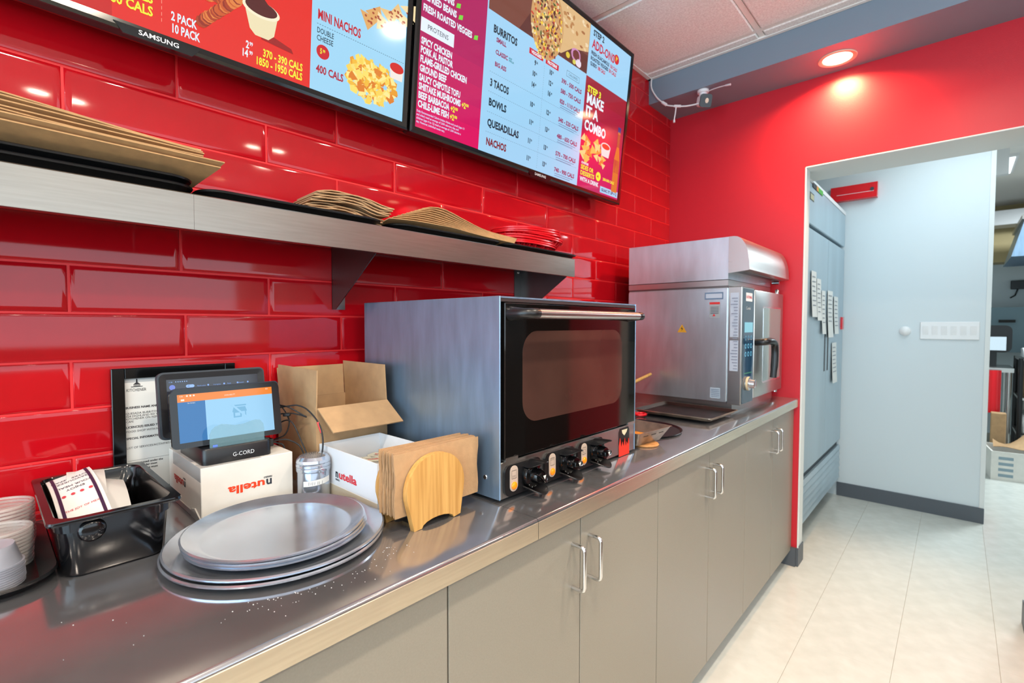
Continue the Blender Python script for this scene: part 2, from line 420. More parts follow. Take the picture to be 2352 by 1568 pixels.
# ================================================================== MENU SCREENS
TVT, TVW, TVH = .1026, 1.252, .711
TU, TV_ = X_.copy(), Vector((0, -math.sin(TVT), math.cos(TVT)))
TN = TU.cross(TV_)
def tv(name, x0, label):
    o = Vector((x0, -.10, 1.8956)); t = thing(name, label, 'television', (x0 + TVW / 2, -.05, 1.8956), 'wall-mounted menu screens')
    b = MB(); b.prism(rr(TVW / 2, TVH / 2, TVW, TVH, .008, 3), o - TN * .034, TU, TV_, .033).prism([(.15, .12), (TVW - .15, .12), (TVW - .15, TVH - .12), (.15, TVH - .12)], o - TN * .05, TU, TV_, .017)
    b.build('casing', 'black_plastic', t, 40)
    b = MB(); S = .019
    outer = [(0, 0), (TVW, 0), (TVW, TVH), (0, TVH)]; inner = [(S, S), (TVW - S, S), (TVW - S, TVH - S), (S, TVH - S)]; mid = [(.006, .006), (TVW - .006, .006), (TVW - .006, TVH - .006), (.006, TVH - .006)]
    P = lambda p, d: o + TU * p[0] + TV_ * p[1] + TN * d
    b.loft([[P(p, -.001) for p in outer], [P(p, .004) for p in outer], [P(p, .008) for p in mid], [P(p, .0045) for p in inner], [P(p, 0) for p in inner]], False, False)
    fr = b.build('bezel', 'black_gloss', t, 25)
    lx = TVW / 2
    b = MB().prism([(lx - .075, .012), (lx - .06, -.006), (lx + .06, -.006), (lx + .075, .012)], o + TN * .002, TU, TV_, .0065)
    b.build('brand_tab', 'black_gloss', t)
    b = MB(); b.col = (225, 225, 225); b.text('SAMSUNG', lx, .0005, .0095, o, TU, TV_, .0092, w=.07, bold=.02, align='C')
    b.build('brand_lettering', 'print', t, None, None, True)
    # steel wall mount
    for xx in (x0 + .4, x0 + TVW - .44): MB().box(xx, xx + .04, -.075, -.001, 2.1, 2.3).build('wall_mount', 'steel_dark', t)
    return t, o
S0, S1 = .019, .019
def scr(t, o):
    m = MB(); m.col = (0, 0, 0); m.flat([(S0, S1), (TVW - S0, S1), (TVW - S0, TVH - S1), (S0, TVH - S1)], o, TU, TV_, .0012)
    return m
WHT, DRK, YEL, PUR, LBL = (232, 244, 255), (18, 40, 56), (240, 238, 60), (150, 18, 84), (160, 212, 246)

# ---- the right-hand burrito menu
tv2, o2 = tv('menu_screen', .902, 'wide menu television listing burritos, tacos and bowls, nearer the red end wall')
m = scr(tv2, o2)
def q(m, c, x0, y0, x1, y1, off=.0014):
    m.col = c; m.flat([(x0, y0), (x1, y0), (x1, y1), (x0, y1)], o2, TU, TV_, off); return m
N_ = 10
for k in range(N_):
    a = k / N_
    q(m, (int(222 - 46 * min(1, a * 2.2)), 0, int(96 - 6 * a)), .021, .021 + (.669 * k) / N_, .289, .021 + .669 * (k + 1) / N_)
q(m, LBL, .289, .019, .886, .69)
q(m, (120, 66, 52), .2945, .487, .886, .69, .0018)
q(m, (166, 20, 26), .2945, .60, .44, .69, .002)
q(m, LBL, .886, .484, 1.231, .69)
for k in range(6): q(m, (int(200 - 8 * k), int(10 + 3 * k), int(96 - 10 * k)), .886, .019 + .465 * k / 6, 1.231, .019 + .465 * (k + 1) / 6)
sc2 = m.build('screen', 'screen_px', tv2, None, None, True)
L = MB()
def T(s, x, y, h, c=WHT, w=None, sx=.72, bold=.04, align='L'): L.col = c; L.text(s, x, y, h, o2, TU, TV_, .0026, w, sx, bold, align)
for s, y, wd in (('BLACK BEANS', .425, .118), ('REFRIED BEANS', .395, .13), ('FRESH ROASTED VEGGIES', .362, .20)):
    T(s, .027, y, .0195, w=wd)
    L.col = (120, 220, 60); L.flat([(.035 + wd, y), (.052 + wd, y + .004), (.054 + wd, y + .019), (.038 + wd, y + .014)], o2, TU, TV_, .0026)
L.col = WHT; L.flat([(.022, .302), (.153, .302), (.153, .342), (.022, .342)], o2, TU, TV_, .002); L.flat([(.022, .452), (.153, .452), (.153, .48), (.022, .48)], o2, TU, TV_, .002)
T('PROTEINS', .088, .315, .0145, (40, 40, 60), .082, bold=0, align='C')
for s, y, wd, pr in (('SPICY CHICKEN', .2665, .122, 0), ('PORK AL PASTOR', .2405, .128, 0), ('FLAME-GRILLED CHICKEN', .214, .19, 0), ('GROUND BEEF', .187, .105, 0),
                     ('SAUCY CHIPOTLE TOFU', .160, .166, 0), ('SHIITAKE MUSHROOMS', .134, .17, 1), ('BEEF BARBACOA', .108, .124, 1), ('CHILE-LIME FISH', .082, .123, 1)):
    T(s, .026, y, .0195, w=wd)
    if pr: T('+2', .031 + wd, y, .0175, YEL, .018); T('00', .05 + wd, y + .008, .009, YEL, .012)
for k, s in enumerate(('Daily Recommended Calorie Intake: Adults and youth (ages 13', 'and older) need an average of 2,000 calories a day, and', 'children (ages 4 to 12) need an average of 1,500 calories a', 'day. However, individual needs vary.')):
    T(s, .023, .066 - .0105 * k, .0066, (210, 215, 255), None, .83, .02)
L.build('lettering', 'screen_px', sc2, None, None, True); L = MB()
for s, y, wd in (('BURRITOS', .424, .122), ('3 TACOS', .246, .096), ('BOWLS', .181, .09), ('QUESADILLAS', .1115, .166), ('NACHOS', .047, .104)):
    T(s, .323, y, .0245, DRK if s != 'NACHOS' else (130, 16, 30), wd)
for s, y, wd in (('SMALL', .398, .05), ('CLASSIC', .358, .062), ('BIG ASS', .318, .058)): T(s, .34, y, .0145, PUR, wd)
T('MOST', .408, .366, .006, (20, 130, 140)); T('POPULAR', .408, .358, .006, (20, 130, 140))
for y, a, b_, cal in ((.398, ('9', '36'), ('10', '79'), '390 - 500 CALS'), (.358, ('10', '96'), ('12', '49'), '580 - 750 CALS'), (.318, ('14', '69'), ('16', '49'), '820 - 1110 CALS'),
                      (.246, ('10', '96'), ('12', '49'), '340 - 520 CALS'), (.181, ('11', '89'), ('13', '29'), '480 - 650 CALS'), (.1115, ('11', '79'), ('13', '79'), '570 - 700 CALS'), (.047, ('11', '79'), ('13', '79'), '740 - 900 CALS')):
    T(a[0], .556, y, .0175, DRK, None, .72, .05, 'R'); T(a[1], .558, y + .008, .008, DRK)
    T(b_[0], .655, y, .0175, DRK, None, .72, .05, 'R'); T(b_[1], .657, y + .008, .008, DRK)
    T(cal, .718, y - .003, .0165, PUR, .142)
    if y < .33:
        for kk in range(2): L.col = (110, 130, 170); L.flat([(.722, y - .012 - .008 * kk), (.85 - .02 * kk, y - .012 - .008 * kk), (.85 - .02 * kk, y - .0095 - .008 * kk), (.722, y - .0095 - .008 * kk)], o2, TU, TV_, .0026)
for y in (.292, .226, .158, .09):
    for k in range(56): L.col = (110, 140, 165); L.flat([(.318 + .0099 * k, y), (.3235 + .0099 * k, y), (.3235 + .0099 * k, y + .0014), (.318 + .0099 * k, y + .0014)], o2, TU, TV_, .0022)
for k in range(46): L.col = (110, 140, 165); L.flat([(.606, .03 + .0085 * k), (.6072, .03 + .0085 * k), (.6072, .0345 + .0085 * k), (.606, .0345 + .0085 * k)], o2, TU, TV_, .0022)
for x, s in ((.513, 'VEGGIES'), (.611, 'PROTEINS')):
    L.col = (206, 20, 50); L.flat([(x, .428), (x + .083, .428), (x + .083, .449), (x, .449)], o2, TU, TV_, .0022); T(s, x + .0415, .433, .011, WHT, .06, align='C')
L.col = (90, 110, 130)
for (xa, ya, xb, yb) in ((.748, .43, .838, .4315), (.748, .452, .838, .4535), (.748, .43, .7495, .4535), (.8365, .43, .838, .4535)): L.flat([(xa, ya), (xb, ya), (xb, yb), (xa, yb)], o2, TU, TV_, .0022)
T('CALORIES', .793, .437, .0095, (70, 90, 110), .065, bold=0, align='C')
L.build('lettering', 'screen_px', sc2, None, None, True); L = MB()
T('STEP 2', .910, .656, .0235, DRK, .085); T('ADD-ONS', .908, .606, .036, (196, 20, 60), .18, bold=.03)
L.col = (206, 20, 40); L.flat(ell(1.108, .63, .021, .021), o2, TU, TV_, .0022); T('1', 1.098, .622, .02, YEL); T('79', 1.106, .63, .009, YEL)
for s, y, wd, cal in (('FRESH GUACAMOLE', .578, .145, '150 CALS'), ('ROASTED VEGGIES', .556, .14, '50 CALS'), ('QUESO', .534, .05, '180 CALS')): T(s, .905, y, .0145, (20, 50, 80), wd); T(cal, .912 + wd, y, .0145, (196, 20, 60), .062)
L.build('lettering', 'screen_px', sc2, None, None, True); L = MB()
T('STEP 3', .903, .424, .026, YEL, .105)
for s, y, wd in (('MAKE', .378, .135), ('IT A', .325, .1), ('COMBO', .267, .172)): T(s, .902, y, .041, WHT, wd, bold=.04)
L.build('lettering', 'screen_px', sc2, None, None, True); L = MB()
T('CHOOSE', .904, .121, .009, WHT, .055)
for s, y, wd, c in (('SIDES OR', .098, .1, YEL), ('DESSERTS', .073, .11, YEL), ('WITH A DRINK', .047, .15, WHT)): T(s, .903, y, .0185, c, wd, bold=.03)
L.col = YEL; L.flat(ell(1.046, .093, .020, .020), o2, TU, TV_, .0022); T('+4', 1.033, .086, .014, (190, 20, 60)); T('200-540 CALS', 1.085, .085, .012, YEL, .1)
L.col = LBL; L.flat([(1.07, .028), (1.226, .028), (1.226, .056), (1.07, .056)], o2, TU, TV_, .0022); T('GUAC IT UP + 2', 1.08, .036, .0125, (60, 30, 90), .135)
L.build('lettering', 'screen_px', sc2, None, None, True)
# food pictures on the screen
Pm = MB()
def blob(m, o, x, y, a, b_, c, off, ph=0, n=9, jit=.25):
    m.col = c; m.flat([(x + a * (1 + random.uniform(-jit, jit)) * math.cos(2 * PI * k / n) * math.cos(ph) - b_ * math.sin(2 * PI * k / n) * math.sin(ph),
                        y + a * math.cos(2 * PI * k / n) * math.sin(ph) + b_ * (1 + random.uniform(-jit, jit)) * math.sin(2 * PI * k / n) * math.cos(ph)) for k in range(n)], o, TU, TV_, off)
Pm.col = (92, 44, 38); Pm.flat([(.45, .488), (.884, .488), (.884, .56), (.5, .56)], o2, TU, TV_, .0022)
Pm.col = (222, 184, 130); Pm.flat([(.60, .69), (.884, .69), (.884, .575), (.77, .545), (.70, .50), (.66, .50)], o2, TU, TV_, .0024)
for k in range(26): blob(Pm, o2, random.uniform(.70, .875), random.uniform(.57, .685), random.uniform(.004, .014), random.uniform(.004, .01), random.choice(((186, 130, 74), (236, 206, 160), (170, 108, 60), (240, 216, 176))), .0026 + k * 2e-6)
Pm.col = (206, 160, 104); Pm.flat(ell(.605, .575, .10, .135, 26), o2, TU, TV_, .0028)
for k in range(320):
    a, r = random.uniform(0, 2 * PI), math.sqrt(random.random())
    blob(Pm, o2, .605 + .092 * r * math.cos(a), min(.682, .565 + .128 * r * math.sin(a)), random.uniform(.003, .010), random.uniform(.003, .006),
         random.choice(((244, 206, 60), (236, 188, 44), (190, 120, 60), (150, 74, 36), (206, 60, 36), (66, 96, 40), (120, 26, 60), (236, 216, 170), (226, 160, 90), (84, 26, 24), (250, 226, 120))), .003 + k * 2e-6, random.uniform(0, 3))
for x, y, a, c in ((.80, .53, .034, (206, 140, 190)), (.80, .53, .024, (110, 50, 44)), (.82, .505, .02, (236, 220, 236)), (.745, .51, .014, (226, 200, 60)), (.79, .5, .012, (220, 210, 90))): blob(Pm, o2, x, y, a, a * .8, c, .0032 + .0002 * (a < .03), 0, 12, .1)
Pm.build('burrito_picture', 'screen_px', sc2, None, None, True)
# bottle, chips and dip
Pm = MB()
for poly, c in (([(1.165, .05), (1.215, .05), (1.215, .2), (1.202, .26), (1.202, .33), (1.18, .33), (1.18, .26), (1.165, .2)], (214, 120, 40)), ([(1.165, .14), (1.215, .14), (1.215, .2), (1.165, .2)], (196, 60, 60)), ([(1.178, .325), (1.204, .325), (1.204, .352), (1.178, .352)], (30, 60, 130)), ([(1.18, .26), (1.202, .26), (1.202, .32), (1.18, .32)], (176, 70, 60))):
    Pm.col = c; Pm.flat(poly, o2, TU, TV_, .0024)
Pm.build('bottle_picture', 'screen_px', sc2, None, None, True); Pm = MB()
for k in range(26):
    x, y = random.uniform(.905, 1.09), random.uniform(.145, .235); a = random.uniform(0, 6.28); s = random.uniform(.018, .034)
    Pm.col = random.choice(((240, 190, 90), (226, 150, 60), (246, 214, 140), (214, 130, 50))); Pm.flat([(x + s * math.cos(a + q_), y + s * .8 * math.sin(a + q_)) for q_ in (0, 2.1, 4.0)], o2, TU, TV_, .0025 + k * 4e-6)
Pm.col = (236, 226, 226); Pm.flat([(1.055, .19), (1.115, .19), (1.125, .235), (1.045, .235)], o2, TU, TV_, .0029); Pm.flat(ell(1.085, .235, .04, .017), o2, TU, TV_, .003); Pm.col = (206, 60, 36); Pm.flat(ell(1.085, .235, .033, .012), o2, TU, TV_, .0031)
Pm.build('chips_picture', 'screen_px', sc2, None, None, True)

# ---- the left-hand snack menu
tv1, o1 = tv('menu_screen', -.358, 'wide menu television advertising churros and mini nachos, cut by the frame')
m = scr(tv1, o1)
def q1(c, x0, y0, x1, y1, off=.0014): m.col = c; m.flat([(x0, y0), (x1, y0), (x1, y1), (x0, y1)], o1, TU, TV_, off)
q1((232, 36, 26), .019, .019, .949, .692); q1((160, 216, 246), .949, .019, 1.233, .692)
q1((206, 22, 20), .30, .019, .55, .30, .0016)
sc1 = m.build('screen', 'screen_px', tv1, None, None, True)
L = MB()
def T1(s, x, y, h, c=WHT, w=None, sx=.62, bold=.03, align='L'): L.col = c; L.text(s, x, y, h, o1, TU, TV_, .0026, w, sx, bold, align)
T1('480 - 560 CALS', .6165, .047, .0185, YEL, .125, align='R'); T1('240 - 280 CALS', .6165, .072, .0185, YEL, .125, align='R')
for k in range(20): L.col = (246, 150, 130); L.flat([(.631, .044 + .012 * k), (.6322, .044 + .012 * k), (.6322, .051 + .012 * k), (.631, .051 + .012 * k)], o1, TU, TV_, .0022)
L.build('lettering', 'screen_px', sc1, None, None, True); L = MB()
T1('2 PACK', .648, .0555, .0175, (226, 240, 255), .048); T1('10 PACK', .648, .0315, .0175, (226, 240, 255), .054)
T1('2', .795, .058, .0165, WHT); T1('99', .803, .0655, .0085, WHT); T1('14', .786, .038, .0165, WHT); T1('99', .803, .0455, .0085, WHT)
T1('370 - 390 CALS', .929, .053, .0175, YEL, .096, align='R'); T1('1850 - 1950 CALS', .929, .0305, .0175, YEL, .112, align='R')
L.build('lettering', 'screen_px', sc1, None, None, True); L = MB()
T1('MINI NACHOS', .964, .197, .0235, (196, 16, 40), .122)
for k in range(40): L.col = (40, 60, 80); L.flat([(.963 + .0067 * k, .184), (.9665 + .0067 * k, .184), (.9665 + .0067 * k, .1852), (.963 + .0067 * k, .1852)], o1, TU, TV_, .0022)
T1('DOUBLE', .963, .163, .0135, (20, 48, 64), .046, bold=.01); T1('CHEESE', .963, .1445, .0135, (20, 48, 64), .045, bold=.01)
L.col = (206, 20, 36); L.flat(ell(.981, .12, .0175, .0175), o1, TU, TV_, .0022); T1('5', .973, .1145, .013, YEL); T1('99', .9805, .119, .0075, YEL)
T1('400 CALS', .964, .066, .019, (176, 16, 50), .076)
L.build('lettering', 'screen_px', sc1, None, None, True)
Pm = MB()
for k in range(230):
    a, r = random.uniform(0, 2 * PI), math.sqrt(random.random()); x, y = 1.13 + .078 * r * math.cos(a), .098 + .056 * r * math.sin(a); s = random.uniform(.006, .015); ph = random.uniform(0, 6.28)
    Pm.col = random.choice(((250, 214, 90), (246, 190, 60), (236, 160, 40), (255, 236, 150), (226, 130, 36), (250, 224, 120), (255, 226, 110))); Pm.flat([(x + s * math.cos(ph + q_), y + s * math.sin(ph + q_)) for q_ in (0, .9, 2.3, 3.8)], o1, TU, TV_, .0024 + k * 2e-6)
Pm.col = (244, 236, 226); Pm.flat([(1.185, .13), (1.225, .13), (1.228, .163), (1.182, .163)], o1, TU, TV_, .0029); Pm.col = (214, 30, 24); Pm.flat(ell(1.205, .162, .0235, .014), o1, TU, TV_, .003)
Pm.build('nachos_picture', 'screen_px', sc1, None, None, True); Pm = MB()
for cx, cy, ph in ((.70, .135, .15), (.745, .12, .95)):
    for k in range(34):
        x = cx + (k / 34 - .5) * .14 * math.cos(ph); y = cy + (k / 34 - .5) * .11 * math.sin(ph)
        blob(Pm, o1, x, y, .012, .012, random.choice(((176, 60, 24), (206, 90, 36), (150, 40, 20), (226, 130, 60))), .0024 + k * 4e-6 + .0002 * (ph > .5), ph)
Pm.build('churro_picture', 'screen_px', sc1, None, None, True); Pm = MB()
Pm.col = (160, 14, 16); Pm.flat([(.82, .115), (.90, .095), (.905, .085), (.83, .09)], o1, TU, TV_, .0022)
Pm.col = (240, 226, 184); Pm.flat([(.803, .105), (.815, .094), (.845, .094), (.858, .107), (.866, .155), (.790, .155)], o1, TU, TV_, .0026)
Pm.col = (250, 240, 208); Pm.flat(ell(.828, .155, .042, .019), o1, TU, TV_, .0028); Pm.col = (84, 20, 20); Pm.flat(ell(.828, .158, .036, .016), o1, TU, TV_, .003); Pm.flat([(.80, .16), (.83, .185), (.855, .16)], o1, TU, TV_, .0031)
Pm.build('dip_picture', 'screen_px', sc1, None, None, True); Pm = MB()
for k in range(7):
    x, y, ph = 1.11 + .022 * k, .255 + .014 * math.sin(k * 2.2) + .012 * k, .5 + k * .8
    Pm.col = random.choice(((236, 196, 130), (226, 170, 100), (246, 222, 170))); Pm.flat([(x + .036 * math.cos(ph + q_), y + .028 * math.sin(ph + q_)) for q_ in (0, 2.0, 4.1)], o1, TU, TV_, .0024 + k * 8e-6)
    for z in range(5): blob(Pm, o1, x + random.uniform(-.012, .012), y + random.uniform(-.012, .012), .004, .003, (170, 70, 36), .0026 + k * 8e-6)
Pm.build('quesadilla_picture', 'screen_px', sc1, None, None, True)

# ================================================================== CONVECTION OVEN
OX0, OX1, OYF, OYB, OZ0, OZ1 = .759, 1.364, -.625, -.075, .918, 1.367
ov = thing('convection_oven', 'countertop convection oven with black glass door and three knobs below it', 'oven', ((OX0 + OX1) / 2, -.35, CT))
m = MB(); m.m = 0
T_ = .004
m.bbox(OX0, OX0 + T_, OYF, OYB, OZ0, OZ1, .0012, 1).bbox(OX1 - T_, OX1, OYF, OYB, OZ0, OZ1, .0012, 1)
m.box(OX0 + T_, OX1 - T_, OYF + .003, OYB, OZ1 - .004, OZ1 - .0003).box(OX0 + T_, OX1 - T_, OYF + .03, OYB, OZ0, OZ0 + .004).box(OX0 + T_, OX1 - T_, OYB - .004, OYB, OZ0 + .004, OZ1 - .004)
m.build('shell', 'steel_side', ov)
MB().box(OX0 + .005, OX1 - .005, OYF + .035, OYB - .006, 1.008, OZ1 - .005).build('cavity', 'black_plastic', ov)
for x in (OX0 + .04, OX1 - .04):
    for y in (OYF + .05, OYB - .05): MB().lathe([(.016, CT - .9099), (.018, .004), (.014, OZ0 - CT)], (x, y, CT), 12).build('foot', 'black_rubber', ov, 40)
# side screws
MB().lathe([(.006, 0), (.005, -.002), (.002, -.003)], (OX0, OYF + .045, .962), 12, 'x').build('screw', 'chrome', ov, 40)
# control strip
MB().bbox(OX0 + .0045, OX1 - .0045, OYF + .002, OYF + .03, OZ0, 1.000, .0015, 1).build('control_panel', 'steel', ov)
# door
DX0, DX1, DZ0, DZ1 = OX0 + .012, OX1 - .012, 1.006, 1.353
dr = MB().bbox(DX0, DX1, OYF - .004, OYF + .030, DZ0, DZ1, .002, 1).build('door', 'oven_glass', ov)
MB().box(OX0 + .0045, OX1 - .0045, OYF + .001, OYF + .03, DZ1 + .002, OZ1 - .005).build('top_rail', 'steel_dark', ov)
wx, wz = (.829 + 1.272) / 2, (1.290 + 1.079) / 2
MB().prism(rr(wx, wz, .443, .211, .05, 8), (0, OYF - .0039, 0), X_, Z_, .0006).build('window', 'oven_window', dr)
for x in (DX0 + .002, DX1 - .042): MB().box(x, x + .04, OYF - .0055, OYF + .01, DZ0 - .004, DZ0 + .004).build('door_clip', 'steel', dr)
hy, hz = OYF - .052, 1.329
hd = MB().tube([(.81, hy, hz), (1.292, hy, hz)], .0105, 16).build('handle', 'steel', dr, 50)
for s, xa in ((1, .79), (-1, 1.312)):
    path = smoothpath([(xa, OYF - .003, hz), (xa, OYF - .02, hz), (xa + s * .003, OYF - .040, hz), (xa + s * .016, hy, hz), (xa + s * .034, hy, hz)], 4)
    MB().tube(path, [.0165 - .005 * min(1, i / 8) for i in range(len(path))], 14).build('handle_end', 'black_plastic', hd, 60)
# plates, lamps, knobs
for k, (px, icon) in enumerate(((.772, 0), (.912, 1), (1.050, 2))):
    py = OYF + .002
    pl = MB().prism(rr(px + .062, .957, .124, .070, .016, 6), (0, py, 0), X_, Z_, .006).build('knob_plate', 'black_plastic', ov, 40)
    MB().prism(rr(px + .028, .960, .026, .058, .0125, 8), (0, py - .006, 0), X_, Z_, .0012).build('symbol_plate', 'beige_plate', pl)
    ic = MB(); ic.col = (30, 26, 24); O_ = (0, py - .0073, 0)
    cx, cz = px + .028, .969
    for (a, b_, c_, d_) in ((-.008, -.0095, .008, -.0085), (-.008, .0085, .008, .0095), (-.008, -.0095, -.0072, .0095), (.0072, -.0095, .008, .0095)): ic.flat([(cx + a, cz + b_), (cx + c_, cz + b_), (cx + c_, cz + d_), (cx + a, cz + d_)], O_, X_, Z_, 0)
    if icon < 2:
        for z_ in ((-.006, -.0035) if icon == 0 else (.006, .0035)):
            for a in range(4): ic.flat([(cx - .006 + .003 * a, cz + z_), (cx - .0045 + .003 * a, cz + z_), (cx - .0045 + .003 * a, cz + z_ + .0012), (cx - .006 + .003 * a, cz + z_ + .0012)], O_, X_, Z_, 0)
    else:
        for a in range(10): t_ = 2 * PI * a / 12; ic.flat([(cx + .005 * math.cos(t_), cz + .005 * math.sin(t_)), (cx + .0055 * math.cos(t_ + .5), cz + .0055 * math.sin(t_ + .5)), (cx + .0042 * math.cos(t_ + .4), cz + .0042 * math.sin(t_ + .4))], O_, X_, Z_, 0)
    ic.build('symbol', 'print', pl, None, None, True)
    MB().lathe([(.0088, 0), (.0088, .002), (.006, .0045), (.002, .0055)], (px + .028, py - .007, .944), 16, 'y').build('indicator_lamp', 'orange_lamp', pl, 60)
    kx, kz = px + .086, .957
    kn = MB().lathe([(.0305, 0), (.0305, .006), (.0285, .012), (.0175, .014), (.0165, .030), (.015, .032)], (kx, py - .006, kz), 28, 'y')
    g = len(kn.v); kn.bbox(kx - .0165, kx + .0165, py - .047, py - .018, kz - .0065, kz + .0065, .0025, 2).rot((.75, .1, 0)[k], 'Y', (kx, 0, kz), g)
    kn = kn.build('knob', 'black_gloss', ov, 40)
    mk = MB(); mk.col = (226, 226, 220)
    for a in range(11):
        t_ = -PI * .75 + a * .48; r0, r1 = .0235, .0285 if a % 2 else .027
        c_, s_ = math.cos(t_), math.sin(t_)
        mk.flat([(kx + r0 * c_ - .0006 * s_, kz + r0 * s_ + .0006 * c_), (kx + r1 * c_ - .0006 * s_, kz + r1 * s_ + .0006 * c_), (kx + r1 * c_ + .0006 * s_, kz + r1 * s_ - .0006 * c_), (kx + r0 * c_ + .0006 * s_, kz + r0 * s_ - .0006 * c_)], (0, py - .0182, 0), X_, Z_, .0003)
    mk.flat([(kx - .004, kz + .005), (kx + .007, kz + .005), (kx + .002, kz - .005)], (0, py - .0473, 0), X_, Z_, .0002)
    mk.build('marking', 'print', kn, None, None, True)
    for sgn in (1, -1):
        gd = MB(); arc = []
        for a in range(9):
            t_ = PI / 2 * sgn + (a / 8 - .5) * 1.75; reach = .018 + .030 * math.sin(PI * a / 8) ** .6
            arc.append((t_, reach))
        rings = []
        for t_, rc in arc:
            c_, s_ = math.cos(t_), math.sin(t_)
            rings.append([(kx + r * c_, y, kz + r * s_) for r, y in ((.0335, py - .005), (.0365, py - .005), (.0375, py - .005 - rc), (.0350, py - .005 - rc))])
        gd.loft(rings)
        gd.build('knob_guard', 'black_plastic', pl, 50)
# flame badge
bx0, bx1 = 1.268, 1.330
MB().prism([(bx0, .912), (bx1, .912), (bx1, .985), (bx1 - .006, .996), (bx0 + .006, .996), (bx0, .985)], (0, OYF + .002, 0), X_, Z_, .0008).build('badge', 'black_gloss', ov)
fl = MB(); fl.col = (230, 46, 24); bw = bx1 - bx0
fl.flat([(bx0, .912), (bx1, .912), (bx1, .948), (bx0 + bw * .92, .962), (bx0 + bw * .86, .942), (bx0 + bw * .74, .952), (bx0 + bw * .66, .938), (bx0 + bw * .56, .966), (bx0 + bw * .46, .940), (bx0 + bw * .34, .956), (bx0 + bw * .24, .940), (bx0 + bw * .12, .970), (bx0, .945)], (0, OYF + .0012, 0), X_, Z_, .0003)
fl.col = (226, 214, 180); fl.flat([(bx0 + .016, .990), (bx1 - .012, .990), (bx1 - .016, .982), (bx0 + .032, .972), (bx0 + .02, .980)], (0, OYF + .0012, 0), X_, Z_, .0003)
fl.build('badge_print', 'print', ov, None, None, True)

# ================================================================== COMBI STEAMER WITH HOOD
CX0, CX1, CYB, CYS, CYF = 2.24, 2.902, -.113, -.601, -.660
cb = thing('combi_oven', 'stainless combi steam oven with touch panel and curved vent hood in the corner', 'oven', ((CX0 + CX1) / 2, -.36, CT))
MB().bbox(CX0, CX1 - .01, CYS, CYB, .9595, 1.470, .003, 1).build('body', 'steel_combi', cb)
MB().box(CX0 + .012, CX1 - .02, CYS - .02, CYB, CT, .9595).build('plinth', 'steel', cb)
MB().bbox(CX0 - .0015, CX0 + .35, CYS + .002, CYB - .0, .9585, 1.463, .001, 1).build('side_panel', 'steel_combi', cb)
MB().box(CX0 + .004, CX1 - .012, CYS, CYB, 1.470, 1.478).build('gap_strip', 'steel_dark', cb)
MB().box(CX0, CX1 - .01, CYS, CYB, 1.478, 1.503).build('vent_strip', 'steel', cb)
# front frame with control column
MB().bbox(CX0 + .001, 2.412, CYF, CYS, .9495, 1.472, .003, 1).build('control_column', 'steel', cb)
O_ = (0, CYF - .0002, 0)
MB().prism(rr(2.3335, 1.209, .148, .510, .006, 3), O_, X_, Z_, .0015).build('control_panel', mat('panel_blue', (52, 72, 88), .12), cb)
lp = MB(); O_ = (0, CYF - .0017, 0)
lp.col = (236, 236, 236); lp.flat(rr(2.335, 1.428, .09, .038, .003, 2), O_, X_, Z_, .0002); lp.col = (206, 30, 40); lp.text('RATIONAL', 2.335, 1.422, .012, O_, X_, Z_, .0005, w=.08, bold=.03, align='C')
lp.col = (206, 216, 220); lp.text('Combi', 2.295, 1.372, .014, O_, X_, Z_, .0005, w=.06)
lp.build('panel_print', 'print', cb, None, None, True)
sc = MB(); sc.col = (20, 60, 84); sc.flat(rr(2.335, 1.185, .132, .27, .004, 2), O_, X_, Z_, .0004)
sc.col = (120, 190, 206); sc.flat([(2.275, 1.27), (2.392, 1.27), (2.392, 1.315), (2.275, 1.315)], O_, X_, Z_, .0007)
for r in range(3):
    for c in range(3): sc.col = (126, 206, 236) if r else (90, 150, 176); sc.flat(ell(2.295 + .038 * c, 1.245 - .036 * r, .011, .011, 12), O_, X_, Z_, .0007); sc.col = (20, 70, 100); sc.flat(ell(2.295 + .038 * c, 1.245 - .036 * r, .0075, .0075, 12), O_, X_, Z_, .0009)
sc.col = (70, 130, 100); sc.flat([(2.278, 1.085), (2.388, 1.085), (2.388, 1.09), (2.278, 1.09)], O_, X_, Z_, .0007)
sc.build('touch_screen', 'screen_px', cb, None, None, True)
kb = MB().lathe([(.030, 0), (.030, .012), (.026, .014), (.021, .014), (.019, .034), (.016, .036)], (2.325, CYF - .0015, 1.040), 24, 'y').build('dial', 'chrome', cb, 40)
MB().lathe([(.0305, .0), (.0315, .006), (.0305, .010)], (2.325, CYF - .003, 1.040), 24, 'y').build('dial_ring', mat('dial_cream', (226, 200, 160), .4), kb, 40)
# door with window and drop handle
d2 = MB().bbox(2.415, CX1, CYF - .004, CYS - .006, .962, 1.466, .006, 2).build('door', 'steel', cb, 40)
MB().prism(rr(2.70, 1.208, .31, .37, .012, 4), (0, CYF - .0038, 0), X_, Z_, .001).build('window_trim', 'chrome', d2)
MB().prism(rr(2.70, 1.208, .294, .354, .010, 4), (0, CYF - .0047, 0), X_, Z_, .0008).build('window', mat('combi_glass', (128, 146, 146), .06, spec=.8), d2)
hp = smoothpath([(2.43, CYF - .006, 1.222), (2.43, CYF - .045, 1.226), (2.47, CYF - .058, 1.228), (2.52, CYF - .060, 1.218), (2.537, CYF - .060, 1.185), (2.533, CYF - .060, 1.12), (2.522, CYF - .058, 1.055)], 5)
MB().tube(hp, [.016 if i < len(hp) - 4 else .0145 for i in range(len(hp))], 12).build('handle', 'black_plastic', d2, 60)
MB().tube([(2.545, CYF - .062, 1.21), (2.551, CYF - .063, 1.15), (2.541, CYF - .062, 1.062)], .006, 8).build('handle_trim', 'chrome', d2, 60)
